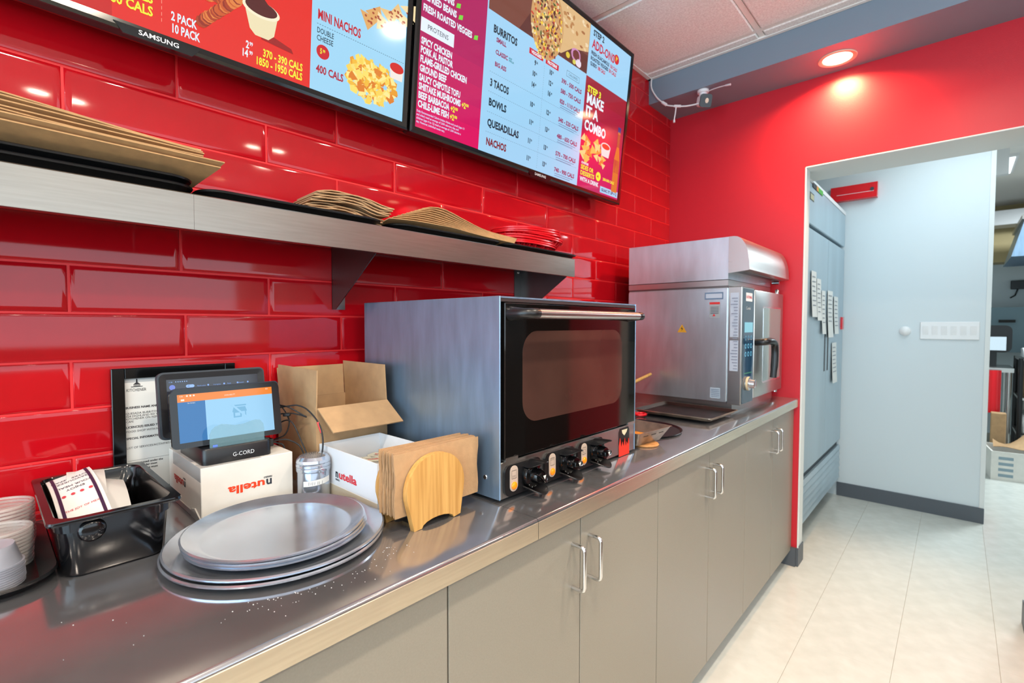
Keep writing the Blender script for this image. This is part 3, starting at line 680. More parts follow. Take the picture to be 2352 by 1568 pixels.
MB().lathe([(.010, 0), (.010, .02), (.006, .026)], (CX1 - .03, CYF + .02, 1.466), 12).build('hinge_pin', 'chrome', d2, 40)
MB().lathe([(.010, -.016), (.010, 0)], (CX1 - .03, CYF + .02, .962), 12).build('hinge_pin', 'chrome', d2, 40)
# stickers on the side panel
st = MB(); So = (CX0 - .0018, 0, 0); U2 = -Y_
def stick(m_, y0, y1, z0, z1, c): m_.col = c; m_.flat([(-y1, z0), (-y0, z0), (-y0, z1), (-y1, z1)], So, U2, Z_, .0004 + .0002 * len(m_.f))
stick(st, -.582, -.50, 1.418, 1.45, (96, 120, 146)); stick(st, -.577, -.505, 1.424, 1.444, (176, 186, 200)); st.build('sticker', 'print', cb, None, None, True); st = MB()
stick(st, -.568, -.522, 1.335, 1.406, (150, 156, 160)); stick(st, -.568, -.522, 1.396, 1.406, (196, 40, 40))
for k in range(5): stick(st, -.563, -.527, 1.382 - .007 * k, 1.385 - .007 * k, (90, 96, 104))
st.col = (196, 40, 40); st.flat([(.536, 1.343), (.550, 1.343), (.543, 1.354)], So, U2, Z_, .0022)
st.build('sticker', 'print', cb, None, None, True); st = MB(); st.col = (206, 150, 30); st.flat([(.372, 1.268), (.418, 1.268), (.395, 1.306)], So, U2, Z_, .0004); st.col = (40, 30, 20); st.flat([(.397, 1.297), (.388, 1.284), (.395, 1.285), (.392, 1.273), (.401, 1.288), (.395, 1.287)], So, U2, Z_, .0006)
st.build('warning_sign', 'print', cb, None, None, True); st = MB()
stick(st, -.575, -.53, .972, 1.02, (170, 186, 200))
for k in range(5): stick(st, -.572, -.535, .978 + .008 * k, .981 + .008 * k, (120, 136, 156))
st.build('sticker', 'print', cb, None, None, True)
s2 = MB(); So = (CX0 + .0008, 0, 0)
stick(s2, -.648, -.612, 1.25, 1.445, (178, 188, 202)); stick(s2, -.648, -.612, 1.10, 1.235, (178, 188, 202))
for k in range(24): stick(s2, -.645, -.645 + random.uniform(.012, .030), 1.108 + .0135 * k, 1.112 + .0135 * k, (130, 138, 156))
s2.build('label_strip', 'print', cb, None, None, True)
# vent hood
hp = [(CYB, 1.506), (CYB, 1.692), (-.612, 1.692)]
MB().loft([[(x, y, z) for y, z in [(CYB, 1.506), (CYB, 1.692), (-.601, 1.692), (-.601, 1.506)]] for x in (CX0, CX1 - .008)]).build('hood_body', 'steel_combi', cb, 30)
cv = [(-.6015, 1.532), (-.6015, 1.6922), (-.622, 1.6922)]
for k in range(1, 9):
    a = k / 8 * PI / 2; cv.append((-.622 - .066 * math.sin(a) ** .9, 1.6922 - .135 * (1 - math.cos(a)) ** 1.0))
cv += [(-.690, 1.543), (-.684, 1.540)]
MB().loft([[(x, y, z) for y, z in cv] for x in (CX0 - .001, CX1)]).build('hood_front', 'steel', cb, 50)
MB().box(CX0 + .03, CX1 - .04, -.66, -.61, 1.5345, 1.5405).box(CX0 + .03, CX1 - .04, -.60, -.59, 1.5, 1.531).build('filter_grille', 'steel_dark', cb)
MB().tube([(CX1 - .05, -.62, 1.525), (CX1 - .05, -.655, 1.525)], .008, 8).build('hood_latch', 'chrome', cb, 50)

# ================================================================== THINGS ON THE WORKTOP
def sheet(m, f, nx, ny, th, shift=None):
    """solid sheet: f(u,v) -> point on its upper side"""
    top = [Vector(f(i / nx, j / ny)) for j in range(ny + 1) for i in range(nx + 1)]
    d = Vector(shift) if shift is not None else Vector((0, 0, -th)); n = len(top); W_ = nx + 1
    fs = []
    for j in range(ny):
        for i in range(nx):
            a = j * W_ + i; fs.append((a, a + 1, a + W_ + 1, a + W_)); fs.append((n + a, n + a + W_, n + a + W_ + 1, n + a + 1))
    for i in range(nx): a = i; fs.append((a, n + a, n + a + 1, a + 1)); a = ny * W_ + i; fs.append((a, a + 1, n + a + 1, n + a))
    for j in range(ny): a = j * W_; fs.append((a, a + W_, n + a + W_, n + a)); a = j * W_ + nx; fs.append((a, n + a, n + a + W_, a + W_))
    return m.add(top + [p + d for p in top], fs)

# ---- pizza pans
def pan(r, z, label):
    w_ = .013
    m = MB().lathe([(0.0005, .0015), (r * .80, .0015), (r * .84, .0025), (r - .006, w_), (r - .003, w_ + .0015), (r, w_), (r - .001, w_ - .003), (r - .006, w_ - .003), (r * .84, .0005), (r * .80, 0), (.0005, 0)], (0, 0, 0), 72, 'z', False, False)
    o = m.build('pizza_pan', 'aluminium', None, 35); o.location = z
    return tag(o, label, 'pan', 'aluminium pizza pans')
for i, (r, x, y, z, lb) in enumerate(((.182, .360, -.455, .9102, 'large round aluminium pizza pan at the very bottom of the stack'), (.181, .363, -.453, .9172, 'large round aluminium pizza pan second from the bottom of the stack'),
        (.152, .362, -.450, .9202, 'smaller round aluminium pizza pan lowest of the three small ones'), (.151, .359, -.453, .9264, 'smaller round aluminium pizza pan in the middle of the three small ones'), (.151, .358, -.452, .9326, 'smaller round aluminium pizza pan on top of the stack, its flat inside in view'))):
    pan(r, (x, y, z), lb)

# ---- black food pan with printed paper sleeves
fp = thing('food_pan', 'black plastic food pan holding printed paper sleeves beside the cups', 'food pan', (.143, -.22, CT))
C_ = (.143, -.2205)
def ring(w_, d_, r, z): return [(x, y, z) for x, y in rr(C_[0], C_[1], w_, d_, r, 6)]
m = MB().loft([ring(.125, .262, .022, CT), ring(.134, .272, .026, CT + .006), ring(.143, .281, .028, .984), ring(.150, .289, .028, .985), ring(.152, .291, .028, 1.001), ring(.170, .315, .012, 1.003), ring(.172, .317, .012, 1.006), ring(.170, .315, .012, 1.0095), ring(.150, .290, .026, 1.0095),
               ring(.145, .285, .026, 1.004), ring(.143, .283, .026, .988), ring(.138, .277, .026, .984), ring(.129, .267, .024, CT + .008), ring(.118, .255, .02, CT + .004)])
m.build('pan_body', mat('food_pan_black', (14, 14, 16), .14), fp, 40)
m = MB(); m.lathe([(.018, 0), (.017, .004), (.012, .007), (.003, .008)], (.110, C_[1] - .145, .984), 20, 'y')
m.build('grip_boss', MATS['food_pan_black'], fp, 50)
def sfun(x0, x1, y0, y1, zb, hb, tx):
    return lambda x, y: zb + hb * math.sin(PI * (.06 + .50 * (y - y0) / (y1 - y0))) + tx * (x - (x0 + x1) / 2)
def sleeve(x0, x1, y0, y1, zb, hb, tx, sk, label, printed):
    f = sfun(x0, x1, y0, y1, zb, hb, tx); t = thing('paper_sleeve', label, 'paper', ((x0 + x1) / 2, (y0 + y1) / 2, zb), 'paper sleeves in the black food pan')
    pt = lambda u, v: (x0 + (x1 - x0) * u + sk * v, y0 + (y1 - y0) * v, f(x0 + (x1 - x0) * u, y0 + (y1 - y0) * v))
    sheet(MB(), pt, 4, 14, .0022).build('sheet', 'white_paper', t, 40)
    if printed:
        p = MB()
        def put(fn):
            k = len(p.v); fn()
            for i in range(k, len(p.v)):
                a = p.v[i]; v_ = (a.y - y0) / (y1 - y0); p.v[i] = Vector((a.x + sk * v_, a.y, f(a.x, a.y) + .0008))
        def band(u0, u1):
            for k in range(14):
                put(lambda: p.add([(u0, y0 + (y1 - y0) * k / 14, 0), (u1, y0 + (y1 - y0) * k / 14, 0), (u1, y0 + (y1 - y0) * (k + 1) / 14, 0), (u0, y0 + (y1 - y0) * (k + 1) / 14, 0)], [(0, 1, 2, 3)]))
        p.col = (56, 34, 66); band(x0 + .005, x0 + .0095); band(x1 - .0095, x1 - .005)
        xm = (x0 + x1) / 2
        p.col = (40, 36, 60)
        for s_, yy in (('VOTRE REPAS!', -.125), ('SAVOUREZ', -.140), ('YOUR MEAL!', -.164), ('ENJOY', -.181)):
            put(lambda: p.text(s_, xm, 0, .0085, (2 * xm, yy, 0), -X_, -Y_, 0, sx=.72, align='C'))
        p.col = (206, 70, 80)
        for k in range(4): put(lambda: p.add([(xm - .018 + .012 * k + .003 * math.cos(a * PI / 4), -.208 + .005 * math.sin(a * PI / 4), 0) for a in range(8)], [tuple(range(8))]))
        put(lambda: p.text('THE JOY OF MEX', xm, 0, .006, (0, -.265, 0), X_, Y_, 0, w=.045, align='C'))
        p.build('print', 'print', t, None, None, True)
sleeve(.080, .143, -.318, -.09, .972, .042, .28, -.004, 'white printed paper sleeve reading enjoy your meal, on top in the black pan', True)
sleeve(.112, .178, -.285, -.10, .945, .052, -.30, .012, 'plain white paper sleeve slid under the printed one in the black pan', False)
sleeve(.094, .150, -.22, -.085, .965, .050, -.1, .012, 'white paper sleeve poking out behind the printed one in the black pan', False)

# ---- cups on the small tray
def tray_mesh(w_, d_, h=.022, r=.05, lip=.016):
    def rg(a, b_, q_, z): return [(x, y, z) for x, y in rr(0, 0, a, b_, q_, 7)]
    m = MB().loft([rg(w_ - .045, d_ - .045, r - .02, 0), rg(w_ - .040, d_ - .040, r - .016, .002), rg(w_ - lip, d_ - lip, r - .006, h - .006), rg(w_ - .002, d_ - .002, r, h - .005), rg(w_, d_, r, h - .002), rg(w_ - .004, d_ - .004, r, h), rg(w_ - lip + .002, d_ - lip + .002, r - .006, h - .003), rg(w_ - .044, d_ - .044, r - .018, .0035)])
    return m.mesh('serving_tray', mat('tray_black', (18, 18, 19), .34, bump=.12, bscale=400), 40)
tm_cup = tray_mesh(.40, .325, .020, .06)
o = bpy.data.objects.new('serving_tray', tm_cup); COL.objects.link(o); o.location = (-.126, -.213, CT); tag(o, 'black tray on the worktop carrying stacks of plastic cups', 'tray')
ct = CT + .0036
def lid_mesh(name, r):
    m = MB(); m.lathe([(.0005, .0012), (r - .010, .0012), (r - .008, .0050), (r - .003, .0046), (r - .003, .0040), (r - .0085, .0042), (r - .0105, 0), (.0005, 0)], (0, 0, 0), 36, 'z', False, False)
    m.m = 1; m.lathe([(r - .003, .0004), (r, .0002), (r + .0006, .0018), (r, .0036), (r - .003, .0040), (r - .003, .0004)], (0, 0, 0), 36, 'z', False, False)
    return m.mesh(name, ['clear_plastic', 'rim_plastic'], 40)
mat('rim_plastic', (222, 214, 208), .14, alpha=.42)
lid = lid_mesh('cup_lid', .0462)
for k in range(13):
    o = bpy.data.objects.new('cup_lid', lid); COL.objects.link(o); o.location = (.013 + random.uniform(-.0008, .0008), -.135, ct + .0062 * k)
    tag(o, '%s wide clear lid from the bottom of the tallest stack on the tray' % ORD[k], 'lid', 'clear lids stacked on the tray')
def cup_mesh(name, r0, r1, h, m_, n=32):
    return MB().lathe([(.0005, 0), (r0, 0), (r1 - .001, h - .002), (r1 + .0015, h - .002), (r1 + .0015, h), (r1 - .0015, h), (r0 - .001, .0015), (.0005, .0015)], (0, 0, 0), n, 'z', False, False).mesh(name, m_, 45)
cm = lid_mesh('flat_lid', .0400)
for k in range(11):
    o = bpy.data.objects.new('flat_lid', cm); COL.objects.link(o); o.location = (.012 + random.uniform(-.0006, .0006), -.222, ct + .0056 * k)
    tag(o, '%s clear plastic lid from the bottom of the middle stack on the tray' % ORD[k], 'lid', 'small clear lids stacked on the tray')
c3 = cup_mesh('portion_cup', .027, .036, .03, 'milky_plastic')
for k in range(10):
    o = bpy.data.objects.new('portion_cup', c3); COL.objects.link(o); o.rotation_euler = (PI, 0, 0); o.location = (.001 + random.uniform(-.0006, .0006), -.301, ct + .0302 + .0034 * k)
    tag(o, 'upside-down milky portion cup, %s from the bottom of the shortest stack' % ORD[k], 'cup', 'milky portion cups on the tray')

# ---- framed licence leaning on the tiles
fr = thing('picture_frame', 'black-framed city business licence standing against the red tiles', 'frame', (.31, -.012, CT))
fx0, fx1, fz0, fz1, fy = .187, .430, CT, 1.208, -.003
m = MB(); b_ = .023
for (a, c, d, e_) in ((fx0, fx0 + b_, fz0, fz1), (fx1 - b_, fx1, fz0, fz1), (fx0 + b_, fx1 - b_, fz1 - b_, fz1), (fx0 + b_, fx1 - b_, fz0, fz0 + b_)): m.bbox(a, c, fy - .016, fy, d, e_, .0012, 1)
m.build('frame', 'black_gloss', fr)
MB().box(fx0 + .02, fx1 - .02, fy - .006, fy - .001, fz0 + .02, fz1 - .02).build('paper', 'white_paper', fr)
p = MB(); O_ = (0, fy - .006, 0)
p.col = (40, 40, 44); p.text('KITCHENER', .2135, 1.1555, .0065, O_, X_, Z_, .0004, w=.036)
p.flat([(.222, 1.165), (.243, 1.165), (.243, 1.1665), (.222, 1.1665)], O_, X_, Z_, .0004); p.flat([(.226, 1.171), (.239, 1.171), (.2325, 1.1765)], O_, X_, Z_, .0004); p.flat([(.231, 1.176), (.234, 1.176), (.2335, 1.183), (.2315, 1.183)], O_, X_, Z_, .0004)
for k in range(5): p.flat([(.227 + .0025 * k, 1.1665), (.2283 + .0025 * k, 1.1665), (.2283 + .0025 * k, 1.171), (.227 + .0025 * k, 1.171)], O_, X_, Z_, .0004)
p.text('2023', .268, 1.139, .004, O_, X_, Z_, .0004)
for s_, z_, bd, h_ in (('BUSINESS NAME AND ADDRESS', 1.1175, .03, .0046), ('QUESADA BURRITOS & TACOS', 1.1045, 0, .0046), ('324 HIGHLAND RD W Unit 3', 1.0985, 0, .0046), ('KITCHENER ON N2M 5G2', 1.0925, 0, .0046), ('CAN', 1.0865, 0, .0046), ('LICENCE(S) ISSUED TO THE BUSINESS', 1.074, .03, .0046),
                   ('FOOD SHOP WITH NO LIQUOR', 1.0645, 0, .0046), ('SPECIAL INFORMATION AND CONDITIONS', 1.049, .03, .0046), ('LIST OF SERVICES/ACTIVITIES PERMITTED', 1.028, 0, .0046)): p.text(s_, .2115, z_, h_, O_, X_, Z_, .0004, sx=.95, bold=bd)
for s_, z_ in (('issued under the', .993), ('holder must', .986), ('licence must', .979)): p.text(s_, .236, z_, .0046, O_, X_, Z_, .0004, sx=.95, bold=.02)
p.col = (120, 120, 124); p.flat([(.213, 1.001), (.40, 1.001), (.40, 1.0016), (.213, 1.0016)], O_, X_, Z_, .0004)
p.build('lettering', 'print', fr, None, None, True)

# ---- upside-down carton under the tablets
bxn = thing('carton', 'closed white carton with upside-down red lettering, under the tablet dock', 'box', (.376, -.145, CT))
m = MB().bbox(.286, .466, -.262, -.024, CT, 1.020, .0012, 1); m.build('box_body', 'white_card', bxn)
MB().box(.284, .2862, -.2, -.026, CT + .0005, CT + .012).prism([(-.262, CT), (-.20, CT), (-.2, CT + .016), (-.225, CT + .022), (-.262, CT + .008)], (.2835, 0, 0), Y_, Z_, .0025).build('torn_flap', 'white_card', bxn)
MB().box(.2855, .286, -.262, -.06, .992, 1.0203).box(.2855, .40, -.262, -.225, 1.0201, 1.0206).build('clear_tape', mat('tape', (222, 220, 216), .12, alpha=.5), bxn)
def nut(m, o, U, V, x, y, w_, h_, red):
    m.col = (44, 50, 60); m.text('n', x, y, h_ * .78, o, U, V, .0005, w=w_ * .14, bold=.03)
    m.col = red; m.text('utella', x + w_ * .165, y, h_ * .72, o, U, V, .0005, w=w_ * .835, bold=.03)
    m.col = (44, 50, 60); m.text('FERRERO', x, y - h_ * .3, h_ * .16, o, U, V, .0005, w=w_ * .2, bold=.03)
p = MB(); nut(p, (.421, -.262, .9705), -X_, -Z_, 0, 0, .087, .0225, (232, 66, 24))
p.build('lettering', 'print', bxn, None, None, True); p = MB(); nut(p, (.286, -.157, .9705), Y_, -Z_, 0, 0, .09, .0225, (190, 40, 30))
p.build('lettering', 'print', bxn, None, None, True)

# ---- tablet dock and tablets
dk = thing('tablet_dock', 'black charging dock with a clear plastic guard standing on the carton', 'dock', (.36, -.17, 1.0204))
MB().loft([[(x, y, z) for x, y in rr(.36, -.166, .134, .170, .012, 5)] for z in (1.0208, 1.050)] + [[(x, y, 1.0535) for x, y in rr(.36, -.166, .130, .166, .011, 5)]]).build('base', 'black_plastic', dk, 40)
gp = [(.308, 1.0532), (.413, 1.0532), (.413, 1.080), (.411, 1.090), (.405, 1.098), (.396, 1.1), (.385, 1.098), (.372, 1.0945), (.355, 1.094), (.340, 1.098), (.330, 1.1), (.318, 1.096), (.311, 1.089), (.308, 1.080)]
MB().prism(gp, (0, -.243, 0), X_, Z_, .002).build('guard', 'clear_tint', dk)
p = MB(); p.col = (220, 224, 228); p.text('G-CORD', .3475, 1.0305, .0085, (0, -.2512, 0), X_, Z_, .0003, w=.042, bold=.0); p.build('lettering', 'print', dk, None, None, True)
MB().box(.316, .324, -.2375, -.236, 1.0538, 1.0568).build('status_light', mat('blue_led', (30, 60, 240), .3, emit=2), dk)
MB().bbox(.4275, .445, -.215, -.19, 1.028, 1.045, .002, 1).build('power_plug', 'black_rubber', dk)
def tablet(name, x0, x1, z0, y0, h, th, lean, label, case=None):
    t = thing(name, label, 'tablet', ((x0 + x1) / 2, y0, z0), 'tablets in the charging dock')
    V = Vector((0, math.sin(lean), math.cos(lean))); o = Vector((x0, y0, z0)); w_ = x1 - x0
    return t, o, X_, V, w_, h
ln = .16
t, o, U, V, w_, h = tablet('tablet', .2495, .4605, 1.056, -.222, .115, .008, ln, 'front tablet in the dock showing an orange and blue ordering screen')
N_ = U.cross(V)
MB().prism(rr(w_ / 2, h / 2, w_, h, .009, 6), o - N_ * .008, U, V, .008).build('body', 'black_gloss', t, 40)
p = MB(); a0, a1, b0, b1 = .013, w_ - .016, .011, h - .007
p.col = (150, 205, 240); p.flat([(a0, b0), (a1, b0), (a1, b1), (a0, b1)], o, U, V, .0004)
p.col = (245, 132, 10); p.flat([(a0, b1 - .0155), (a1, b1 - .0155), (a1, b1), (a0, b1)], o, U, V, .0007)
p.col = (18, 110, 176); p.flat([(a0, b0), (a0 + .0485, b0), (a0 + .0485, b1 - .0155), (a0, b1 - .0155)], o, U, V, .0007)
sc_ = p.build('screen', 'screen_px', t, None, None, True)
p = MB(); p.col = (255, 240, 220); p.text('3:36', a0 + .004, b1 - .005, .003, o, U, V, .001); p.text('AVAILABILITY', a0 + .085, b1 - .0105, .003, o, U, V, .001, w=.021)
for k in range(3): p.flat(ell(a0 + .017 + .006 * k, b1 - .0035, .0018, .0018, 10), o, U, V, .001)
p.flat([(a0 + .006, b1 - .013), (a0 + .012, b1 - .013), (a0 + .012, b1 - .0095), (a0 + .006, b1 - .0095)], o, U, V, .001); p.text('No Orders', a0 + .017, b1 - .0195, .0026, o, U, V, .001); p.text('45%', a1 - .014, b1 - .005, .003, o, U, V, .001)
p.col = (110, 176, 214); sx, sz = a0 + .112, b0 + .05
p.flat([(sx - .012, sz + .012), (sx + .014, sz + .012), (sx + .014, sz + .015), (sx - .012, sz + .015)], o, U, V, .001); p.flat([(sx - .014, sz), (sx + .015, sz), (sx + .012, sz + .010), (sx - .011, sz + .010)], o, U, V, .001)
p.flat([(sx - .012, sz - .012), (sx + .004, sz - .012), (sx + .004, sz), (sx - .012, sz)], o, U, V, .001); p.flat([(sx + .011, sz - .012), (sx + .013, sz - .012), (sx + .013, sz), (sx + .011, sz)], o, U, V, .001)
p.col = (150, 205, 240); p.flat([(sx - .009, sz - .009), (sx + .001, sz - .009), (sx + .001, sz - .002), (sx - .009, sz - .002)], o, U, V, .0012); p.flat([(sx - .016, sz + .015), (sx - .012, sz + .017), (sx + .015, sz - .012), (sx + .011, sz - .013)], o, U, V, .0014)
p.build('lettering', 'screen_px', sc_, None, None, True)
t, o, U, V, w_, h = tablet('tablet', .258, .470, 1.056, -.196, .118, .008, ln, 'thin dark tablet sandwiched between the orange-screened one and the rugged one')
MB().prism(rr(w_ / 2, h / 2, w_, h, .009, 6), o - N_ * .009, U, V, .009).build('body', mat('navy_shell', (24, 34, 50), .35), t, 40)
MB().prism(rr(w_ / 2, h / 2, w_ - .004, h - .004, .008, 6), o, U, V, .0008).build('screen_glass', 'black_gloss', t)
t, o, U, V, w_, h = tablet('tablet', .247, .461, 1.062, -.141, .142, .016, ln, 'rugged black-cased tablet at the back of the dock with a dark order list')
MB().prism(rr(w_ / 2, h / 2, w_, h, .012, 6), o - N_ * .016, U, V, .015).build('case', mat('case_grey', (52, 60, 68), .5), t, 40)
P_ = lambda x, y, d: o + U * x + V * y + N_ * d
out, inn = rr(w_ / 2, h / 2, w_ - .008, h - .008, .009, 6), rr(w_ / 2, h / 2, w_ - .032, h - .032, .002, 6)
MB().loft([[P_(x, y, -.001) for x, y in out], [P_(x, y, .0035) for x, y in out], [P_(x, y, .0005) for x, y in inn]], False, False).build('case_bezel', 'black_rubber', t, 40)
p = MB(); p.col = (44, 46, 56); a0, a1, b0, b1 = .016, w_ - .016, .016, h - .016
p.flat([(a0, b0 + .06), (a1, b0 + .06), (a1, b1), (a0, b1)], o, U, V, .0006); p.col = (16, 18, 30); p.flat([(a0, b0), (a1, b0), (a1, b0 + .06), (a0, b0 + .06)], o, U, V, .0006)
sc_ = p.build('screen', 'screen_px', t, None, None, True)
p = MB(); p.col = (150, 190, 250); p.text('11:36', a0 + .004, b1 - .007, .0028, o, U, V, .0012)
for k in range(6): p.flat(ell(a0 + .017 + .004 * k, b1 - .0055, .0011, .0011, 8), o, U, V, .0012)
p.flat(rr(a0 + .043, b1 - .0165, .016, .0065, .0032, 4), o, U, V, .001); p.col = (110, 130, 220); p.flat(ell(a0 + .010, b1 - .017, .0055, .0055, 14), o, U, V, .001)
p.col = (130, 170, 240)
for s_, x in (('Needs action', .056), ('In progress', .088), ('Ready', .116), ('Scheduled', .138)): p.text(s_, a0 + x, b1 - .0185, .0028, o, U, V, .0012); p.flat(ell(a0 + x + .0215, b1 - .017, .002, .002, 8), o, U, V, .0012)
p.col = (16, 40, 90); p.text('All', a0 + .038, b1 - .0178, .003, o, U, V, .0014)
p.build('lettering', 'screen_px', sc_, None, None, True)
# cables
def cable(pts, label, r=.0016, mt='black_rubber'):
    tag(MB().tube(smoothpath(pts, 7), r, 8).build('cable', mt, None, 60, pts[0]), label, 'cable', 'black cables behind the tablets')
cable([(.4665, -.178, 1.108), (.488, -.195, 1.112), (.503, -.21, 1.113), (.516, -.235, 1.102), (.524, -.275, 1.07), (.524, -.287, 1.02), (.516, -.262, .93), (.512, -.262, .912)], 'black cable with a red tag hanging past the open cardboard box', .0018)
MB().tube([(.5225, -.268, 1.078), (.5248, -.281, 1.055)], .0028, 10).build('cable_tag', mat('tag_red', (206, 60, 60), .5)); 
o = bpy.data.objects['cable_tag']; tag(o, 'red and white tape tag wrapped round a black cable', 'tag')
cable([(.4715, -.178, 1.093), (.49, -.2, 1.095), (.507, -.215, 1.09), (.515, -.225, 1.086), (.505, -.22, 1.094), (.485, -.2, 1.110), (.472, -.175, 1.114)], 'black looped cable plugged into the side of the middle tablet')
cable([(.47, -.15, 1.125), (.485, -.165, 1.105), (.49, -.19, 1.075), (.48, -.19, 1.045), (.462, -.17, 1.033), (.452, -.16, 1.03)], 'black cable bowing down behind the tablets to the carton', .0016)
cable([(.4455, -.203, 1.036), (.46, -.206, 1.038), (.478, -.215, 1.036), (.496, -.235, 1.02), (.502, -.245, .98), (.492, -.25, .93), (.486, -.246, .912)], 'black cable leaving the dock plug towards the shaker', .0018)
cable([(.4455, -.196, 1.033), (.458, -.198, 1.030), (.472, -.204, 1.018), (.4735, -.21, .96), (.476, -.2, .912)], 'grey-black cable drooping over the corner of the white carton', .0018)
cable([(.462, -.165, 1.05), (.475, -.185, 1.075), (.488, -.21, 1.075), (.499, -.236, 1.03), (.506, -.255, .99), (.509, -.25, .95), (.507, -.246, .912)], 'black cable arching high between the dock and the shaker', .0016)
MB().bbox(-.0, .016, -.0045, .0045, -.004, .004, .0015, 1).build('usb_plug', 'black_plastic')
o = bpy.data.objects['usb_plug']; o.location = (.4725, -.199, 1.094); o.rotation_euler = (0, 0, -.6); tag(o, 'black usb plug where the cables meet the edge of the tablets', 'plug')

# ---- shaker
sk = thing('shaker', 'aluminium shaker with a perforated domed lid and taped label by the pizza pans', 'shaker', (.5035, -.284, CT))
cxy = (.5035, -.284)
MB().lathe([(.033, 0), (.035, .002), (.035, .075)], (*cxy, CT), 40).build('body', 'aluminium', sk, 40)
MB().lathe([(.0366, .066), (.0372, .068), (.0372, .074), (.0362, .0755), (.0376, .0775), (.0376, .082), (.0362, .0835), (.0372, .086), (.036, .092), (.030, .0985), (.018, .102), (.0005, .1028)], (*cxy, CT), 40, 'z', False, False).build('lid', 'aluminium', sk, 30)
m = MB()
for rr_, n in ((.004, 6), (.009, 12), (.014, 18), (.019, 24), (.024, 30)):
    for k in range(n):
        a = 2 * PI * k / n; z = CT + .1028 - .0045 * (rr_ / .03) ** 2 * 1.0
        m.lathe([(.0009, 0), (.0009, .0006)], (cxy[0] + rr_ * math.cos(a), cxy[1] + rr_ * math.sin(a), z - .0002), 6)
m.build('perforations', 'cab_dark', sk)
m = MB(); rings = []
for k in range(15):
    a = -2.65 + k * .125; z = CT + .040 + .006 * k / 15 + .002
    rings.append([(cxy[0] + r * math.cos(a), cxy[1] + r * math.sin(a), z + d) for r, d in ((.0351, -.006), (.0356, -.006), (.0356, .006), (.0351, .006))])
m.loft(rings).build('tape_label', 'white_paper', sk, 40)
m = MB(); m.col = (80, 84, 96)
for k, (a, s_) in enumerate(((-2.3, .0035), (-2.18, .003), (-2.08, .0035), (-1.96, .003), (-1.78, .0035), (-1.68, .003), (-1.5, .0035))):
    c, s2_ = math.cos(a), math.sin(a); z = CT + .0435
    m.add([(cxy[0] + .0358 * math.cos(a + d), cxy[1] + .0358 * math.sin(a + d), z + e_) for d, e_ in ((-.012, -s_), (.008, -s_), (.02, s_), (0, s_))], [(0, 1, 2, 3)])
m.build('handwriting', 'print', sk, None, None, True)

# ---- open cardboard box
cbx = thing('cardboard_box', 'open brown cardboard box with raised flaps beside the black-fronted oven', 'box', (.627, -.14, CT))
x0, x1, yf, yb, zt = .531, .7255, -.241, -.024, 1.104; T_ = .003
m = MB().box(x0, x1, yf, yf + T_, CT, zt).box(x0, x1, yb - T_, yb, CT, zt).box(x0, x0 + T_, yf + T_, yb - T_, CT, zt).box(x1 - T_, x1, yf + T_, yb - T_, CT, zt).box(x0 + T_, x1 - T_, yf + T_, yb - T_, CT, CT + T_)
m.build('box_body', 'cardboard', cbx)
MB().prism([(x0 + .002, 0), (x1 - .002, 0), (x1 + .003, -.082), (x0 + .008, -.082)], (0, yf - .002, zt), X_, Vector((0, .80, .60)), .003).build('flap', 'cardboard', cbx)
MB().prism([(yf, zt), (yf - .007, 1.196), (yb - .004, 1.198), (yb, zt)][::-1], (x0, 0, 0), Y_, Z_, .003).build('flap', 'cardboard', cbx)
MB().prism([(yf, zt), (yf + .008, 1.198), (yb + .008, 1.198), (yb, zt)][::-1], (x1 - .003, 0, 0), Y_, Z_, .003).build('flap', 'cardboard', cbx)
MB().prism([(x0 + .004, 0), (x1 - .006, 0), (x1 - .004, .085), (x0 + .002, .085)], (0, yb, zt), X_, Vector((0, .12, .99)), .003).build('flap', 'cardboard', cbx)

# ---- white carton of spread portions
wb = thing('open_carton', 'open white carton of spread portions with red and navy lettering behind the napkins', 'box', (.62, -.37, CT))
x0, x1, yb, yf, zt = .536, .700, -.2465, -.495, 1.022; T_ = .002
m = MB().box(x0, x0 + T_, yf, yb, CT, zt).box(x1 - T_, x1, yf, yb, CT, zt).box(x0 + T_, x1 - T_, yb - T_, yb, CT, zt).box(x0 + T_, x1 - T_, yf, yf + T_, CT, zt).box(x0 + T_, x1 - T_, yf + T_, yb - T_, CT, CT + T_)
m.build('box_body', mat('bright_card', (236, 238, 242), .5), wb)
MB().box(x0 - .0006, x0, yf, yb, CT, CT + .030).box(x0 - .0006, x0, -.262, yb, CT + .03, zt - .018).build('cream_border', mat('cream_print', (216, 202, 178), .55), wb)
p = MB(); nut(p, (x0 - .0002, -.323, .960), -Y_, Z_, 0, 0, .092, .024, (226, 50, 66)); p.build('lettering', 'print', wb, None, None, True)
pk = [(.585, -.30, .975, .3), (.62, -.345, .987, -.5), (.665, -.33, .990, .9), (.60, -.40, .98, .1), (.65, -.41, .984, 1.4), (.675, -.28, .975, 2.0), (.625, -.285, .974, -.2)]
plab = ['cream spread portion in the corner of the white carton by the cardboard box', 'cream spread portion with red print on top in the white carton', 'white spread portion with red print by the far wall of the white carton',
        'cream spread portion close to the napkin side of the white carton', 'cream spread portion between the napkins and the oven side of the white carton', 'cream spread portion in the far back corner of the white carton', 'cream spread portion along the back wall of the white carton']
